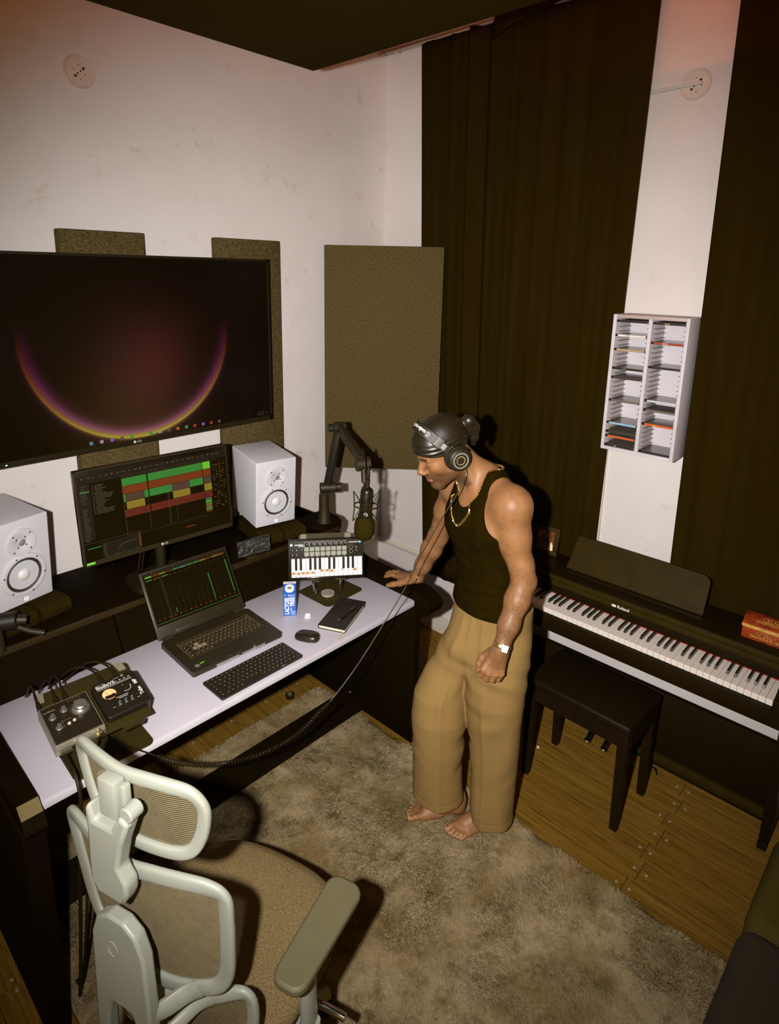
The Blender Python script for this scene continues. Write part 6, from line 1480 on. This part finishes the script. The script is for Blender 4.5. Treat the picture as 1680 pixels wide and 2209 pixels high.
vs_ = [p_ for r_ in rows for p_ in r_]; m.add(vs_, [(i*4+j, i*4+(j+1) % 4, (i+1)*4+(j+1) % 4, (i+1)*4+j) for i in range(len(rows)-1) for j in range(4)]+[(3, 2, 1, 0), tuple(range(len(vs_)-4, len(vs_)))]); m.build('headband', HB, hpn, 30, bev=.002)
m = hmb(); rows = []
for t in np.linspace(.85, PI-.85, 30):
    c0, c1 = band(t, -.0125), band(t, -.004); hw = .0172; rows.append([c0-bn_*hw, c0+bn_*hw, c1+bn_*hw, c1-bn_*hw])
vs_ = [p_ for r_ in rows for p_ in r_]; m.add(vs_, [(i*4+j, i*4+(j+1) % 4, (i+1)*4+(j+1) % 4, (i+1)*4+j) for i in range(len(rows)-1) for j in range(4)]+[(3, 2, 1, 0), tuple(range(len(vs_)-4, len(vs_)))]); m.build('headband_padding', HBP, hpn, 30)
for sg in (1, -1):
    fl_t = lambda t: band(t) if sg > 0 else Vector((-band(t).x, band(t).y, band(t).z))
    def seg(t0, t1, hw, th_, name, mat):
        m = hmb(); rows = []
        for t in np.linspace(t0, t1, 8):
            c = fl_t(t); nrm = Vector((c.x, 0, (c.z-EZ)*.6)).normalized(); rows.append([c-bn_*hw-nrm*th_, c+bn_*hw-nrm*th_, c+bn_*hw+nrm*th_, c-bn_*hw+nrm*th_])
        vs_ = [p_ for r_ in rows for p_ in r_]; m.add(vs_, [(i*4+j, i*4+(j+1) % 4, (i+1)*4+(j+1) % 4, (i+1)*4+j) for i in range(7) for j in range(4)]+[(3, 2, 1, 0), (28, 29, 30, 31)]); return m.build(name, mat, hpn, 30, bev=.0015)
    seg(.46, .66, .0180, .0058, 'slider_end', M('headphone_grey', rgb(56, 49, 30), .45)); seg(.34, .48, .0115, .002, 'steel_slider', SILV); seg(.24, .36, .0150, .0055, 'hinge_block', HB)
    cx = sg*.0935; ct_ = Vector((cx, EY, EZ)); T5 = frame(ct_, (0, 1, 0), (0, 0, 1)) if sg > 0 else frame(ct_, (0, -1, 0), (0, 0, 1))     # local z outward (left)
    def lt_(prof, name, mat, n=40): m = hmb(); m.lathe(prof, n, T=T5); return m.build(name, mat, hpn)
    lt_([(.020, -.026), (.038, -.026), (.046, -.020), (.0475, -.012), (.046, -.005), (.040, -.001)], 'ear_pad', HBP)
    lt_([(.040, -.004), (.0435, .0), (.0435, .010), (.040, .018), (.034, .022), (.0295, .023)], 'ear_cup', HB)
    lt_([(.0295, .0225), (.0290, .0248), (.0245, .0248), (.0240, .0225)], 'cup_ring', M('ring_grey', rgb(166, 160, 142), .3, metal=.5))
    lt_([(.0240, .0225), (.022, .0215), (0, .0215)], 'cup_face', BLKG)
    m = hmb(); m.tube([T5 @ Vector((.0150*math.cos(t), .0150*math.sin(t), .0220)) for t in np.linspace(0, 2*PI, 33)[:-1]], .0013, 5, closed=True)
    for a_, b_ in (((-.010, -.0110), (.0, .0148)), ((.0, .0148), (.0095, -.0115)), ((.0, .0148), (.0, -.0148)), ((.0, -.0148), (-.006, -.002))): m.tube([T5 @ Vector((*a_, .0220)), T5 @ Vector((*b_, .0220))], .0011, 4)
    m.build('cup_logo', M('logo_bronze', rgb(205, 178, 122), .4), hpn)
    m = hmb(); m.tube([T5 @ Vector((.0455*math.cos(t), .0455*math.sin(t), .006)) for t in np.linspace(.25, PI-.25, 16)], 1, 8, sq=(tuple((T5.to_3x3() @ Vector((0, 0, 1)))), .0065, .0030)); m.build('yoke', HB, hpn)
    m = hmb(); m.tube([T5 @ Vector((0, .044, .004)), T5 @ Vector((0, .056, .002)), fl_t(.27)], .007, 10); m.build('yoke_pivot', HB, hpn)
# lettering bent round the band (outer side)
cu = bpy.data.curves.new('t', 'FONT'); cu.body = 'audio-technica'; cu.size = .020; cu.align_x = 'LEFT'; cu.align_y = 'CENTER'; cu.resolution_u = 2; cu.offset = .0004
to = bpy.data.objects.new('t', cu); COL.objects.link(to); me = bpy.data.meshes.new_from_object(to); bpy.data.objects.remove(to)
ringc = [(.0085*math.cos(t), .0085*math.sin(t)) for t in np.linspace(0, 2*PI, 25)]
def bandpt(s_, w_):     # s_ metres along from the left, w_ across (towards the front)
    t = .86+s_/.122; return band(t, .0052)+bn_*w_
for vt in me.vertices: vt.co = bandpt(.020+vt.co.x*.92, vt.co.y)
me.transform(HT); me.materials.clear(); wlink('lettering', me, WHT, hpn)
m = hmb(); m.tube([bandpt(.008+.0085*math.cos(t), .0085*math.sin(t)) for t in np.linspace(0, 2*PI, 25)[:-1]], .0007, 4, closed=True); m.tube([bandpt(.003, -.006), bandpt(.008, .0085), bandpt(.013, -.006)], .0007, 4); m.tube([bandpt(.008, .0085), bandpt(.008, -.0085)], .0006, 4); m.build('band_logo', WHT, hpn)
# cable: straight lead from the left cup, coiled middle, straight end at the interface
cup_bot = Vector(HC)+Vector(hl)*.100+Vector(hf)*(EY-.010)+Vector(hu)*(EZ-.046)
path = [(.604, 1.712, .832), (.622, 1.668, .812), (.671, 1.647, .772), (.729, 1.639, .715), (.79, 1.63, .657), (.893, 1.616, .591), (1.001, 1.592, .555), (1.096, 1.565, .551), (1.203, 1.545, .565), (1.296, 1.526, .62), (1.339, 1.518, .643), (1.436, 1.503, .724), (1.525, 1.496, .804), (1.656, 1.454, .993), (1.676, 1.405, 1.124), (1.690, 1.317, 1.309), (1.690, 1.245, 1.435), tuple(cup_bot+Vector((-.004, -.004, -.028))), tuple(cup_bot)]
cb = thing('headphone_cable', 'coiled black headphone cable running from the interface to the headphones', 'cable', path[0])
P = spline([Vector(q)-Vector(path[0]) for q in path], 20)
i0, i1 = 20*3, 20*10
MB().tube(P[:i0+1], .0024, 8).build('straight_end', BLKM, cb); MB().tube(P[i1:], .0022, 8).build('straight_lead', M('lead_sheen', rgb(62, 56, 34), .35), cb)
turns = 62; n = turns*12; cp_ = []; seg_ = P[i0:i1+1]
Lc = [0]
for a, b in zip(seg_[:-1], seg_[1:]): Lc.append(Lc[-1]+(b-a).length)
j = 0
for i in range(n+1):
    s_ = Lc[-1]*i/n
    while j < len(Lc)-2 and Lc[j+1] < s_: j += 1
    c = seg_[j].lerp(seg_[j+1], (s_-Lc[j])/max(1e-6, Lc[j+1]-Lc[j])); d = (seg_[min(j+1, len(seg_)-1)]-seg_[j]).normalized()
    e1 = d.cross(Vector((0, 0, 1))).normalized(); e2 = d.cross(e1); a = 2*PI*i/12; r_ = .0068*min(1, i/20, (n-i)/20)
    cp_.append(c+e1*(r_*math.cos(a))+e2*(r_*math.sin(a)))
MB().tube(cp_, .0021, 6).build('coil', BLKM, cb)
m = MB(); m.tube([Vector((0, .012, .004)), Vector((0, 0, 0)), P[3]], [.004, .0055, .0045], 10); m.build('jack_plug', GOLD, cb)
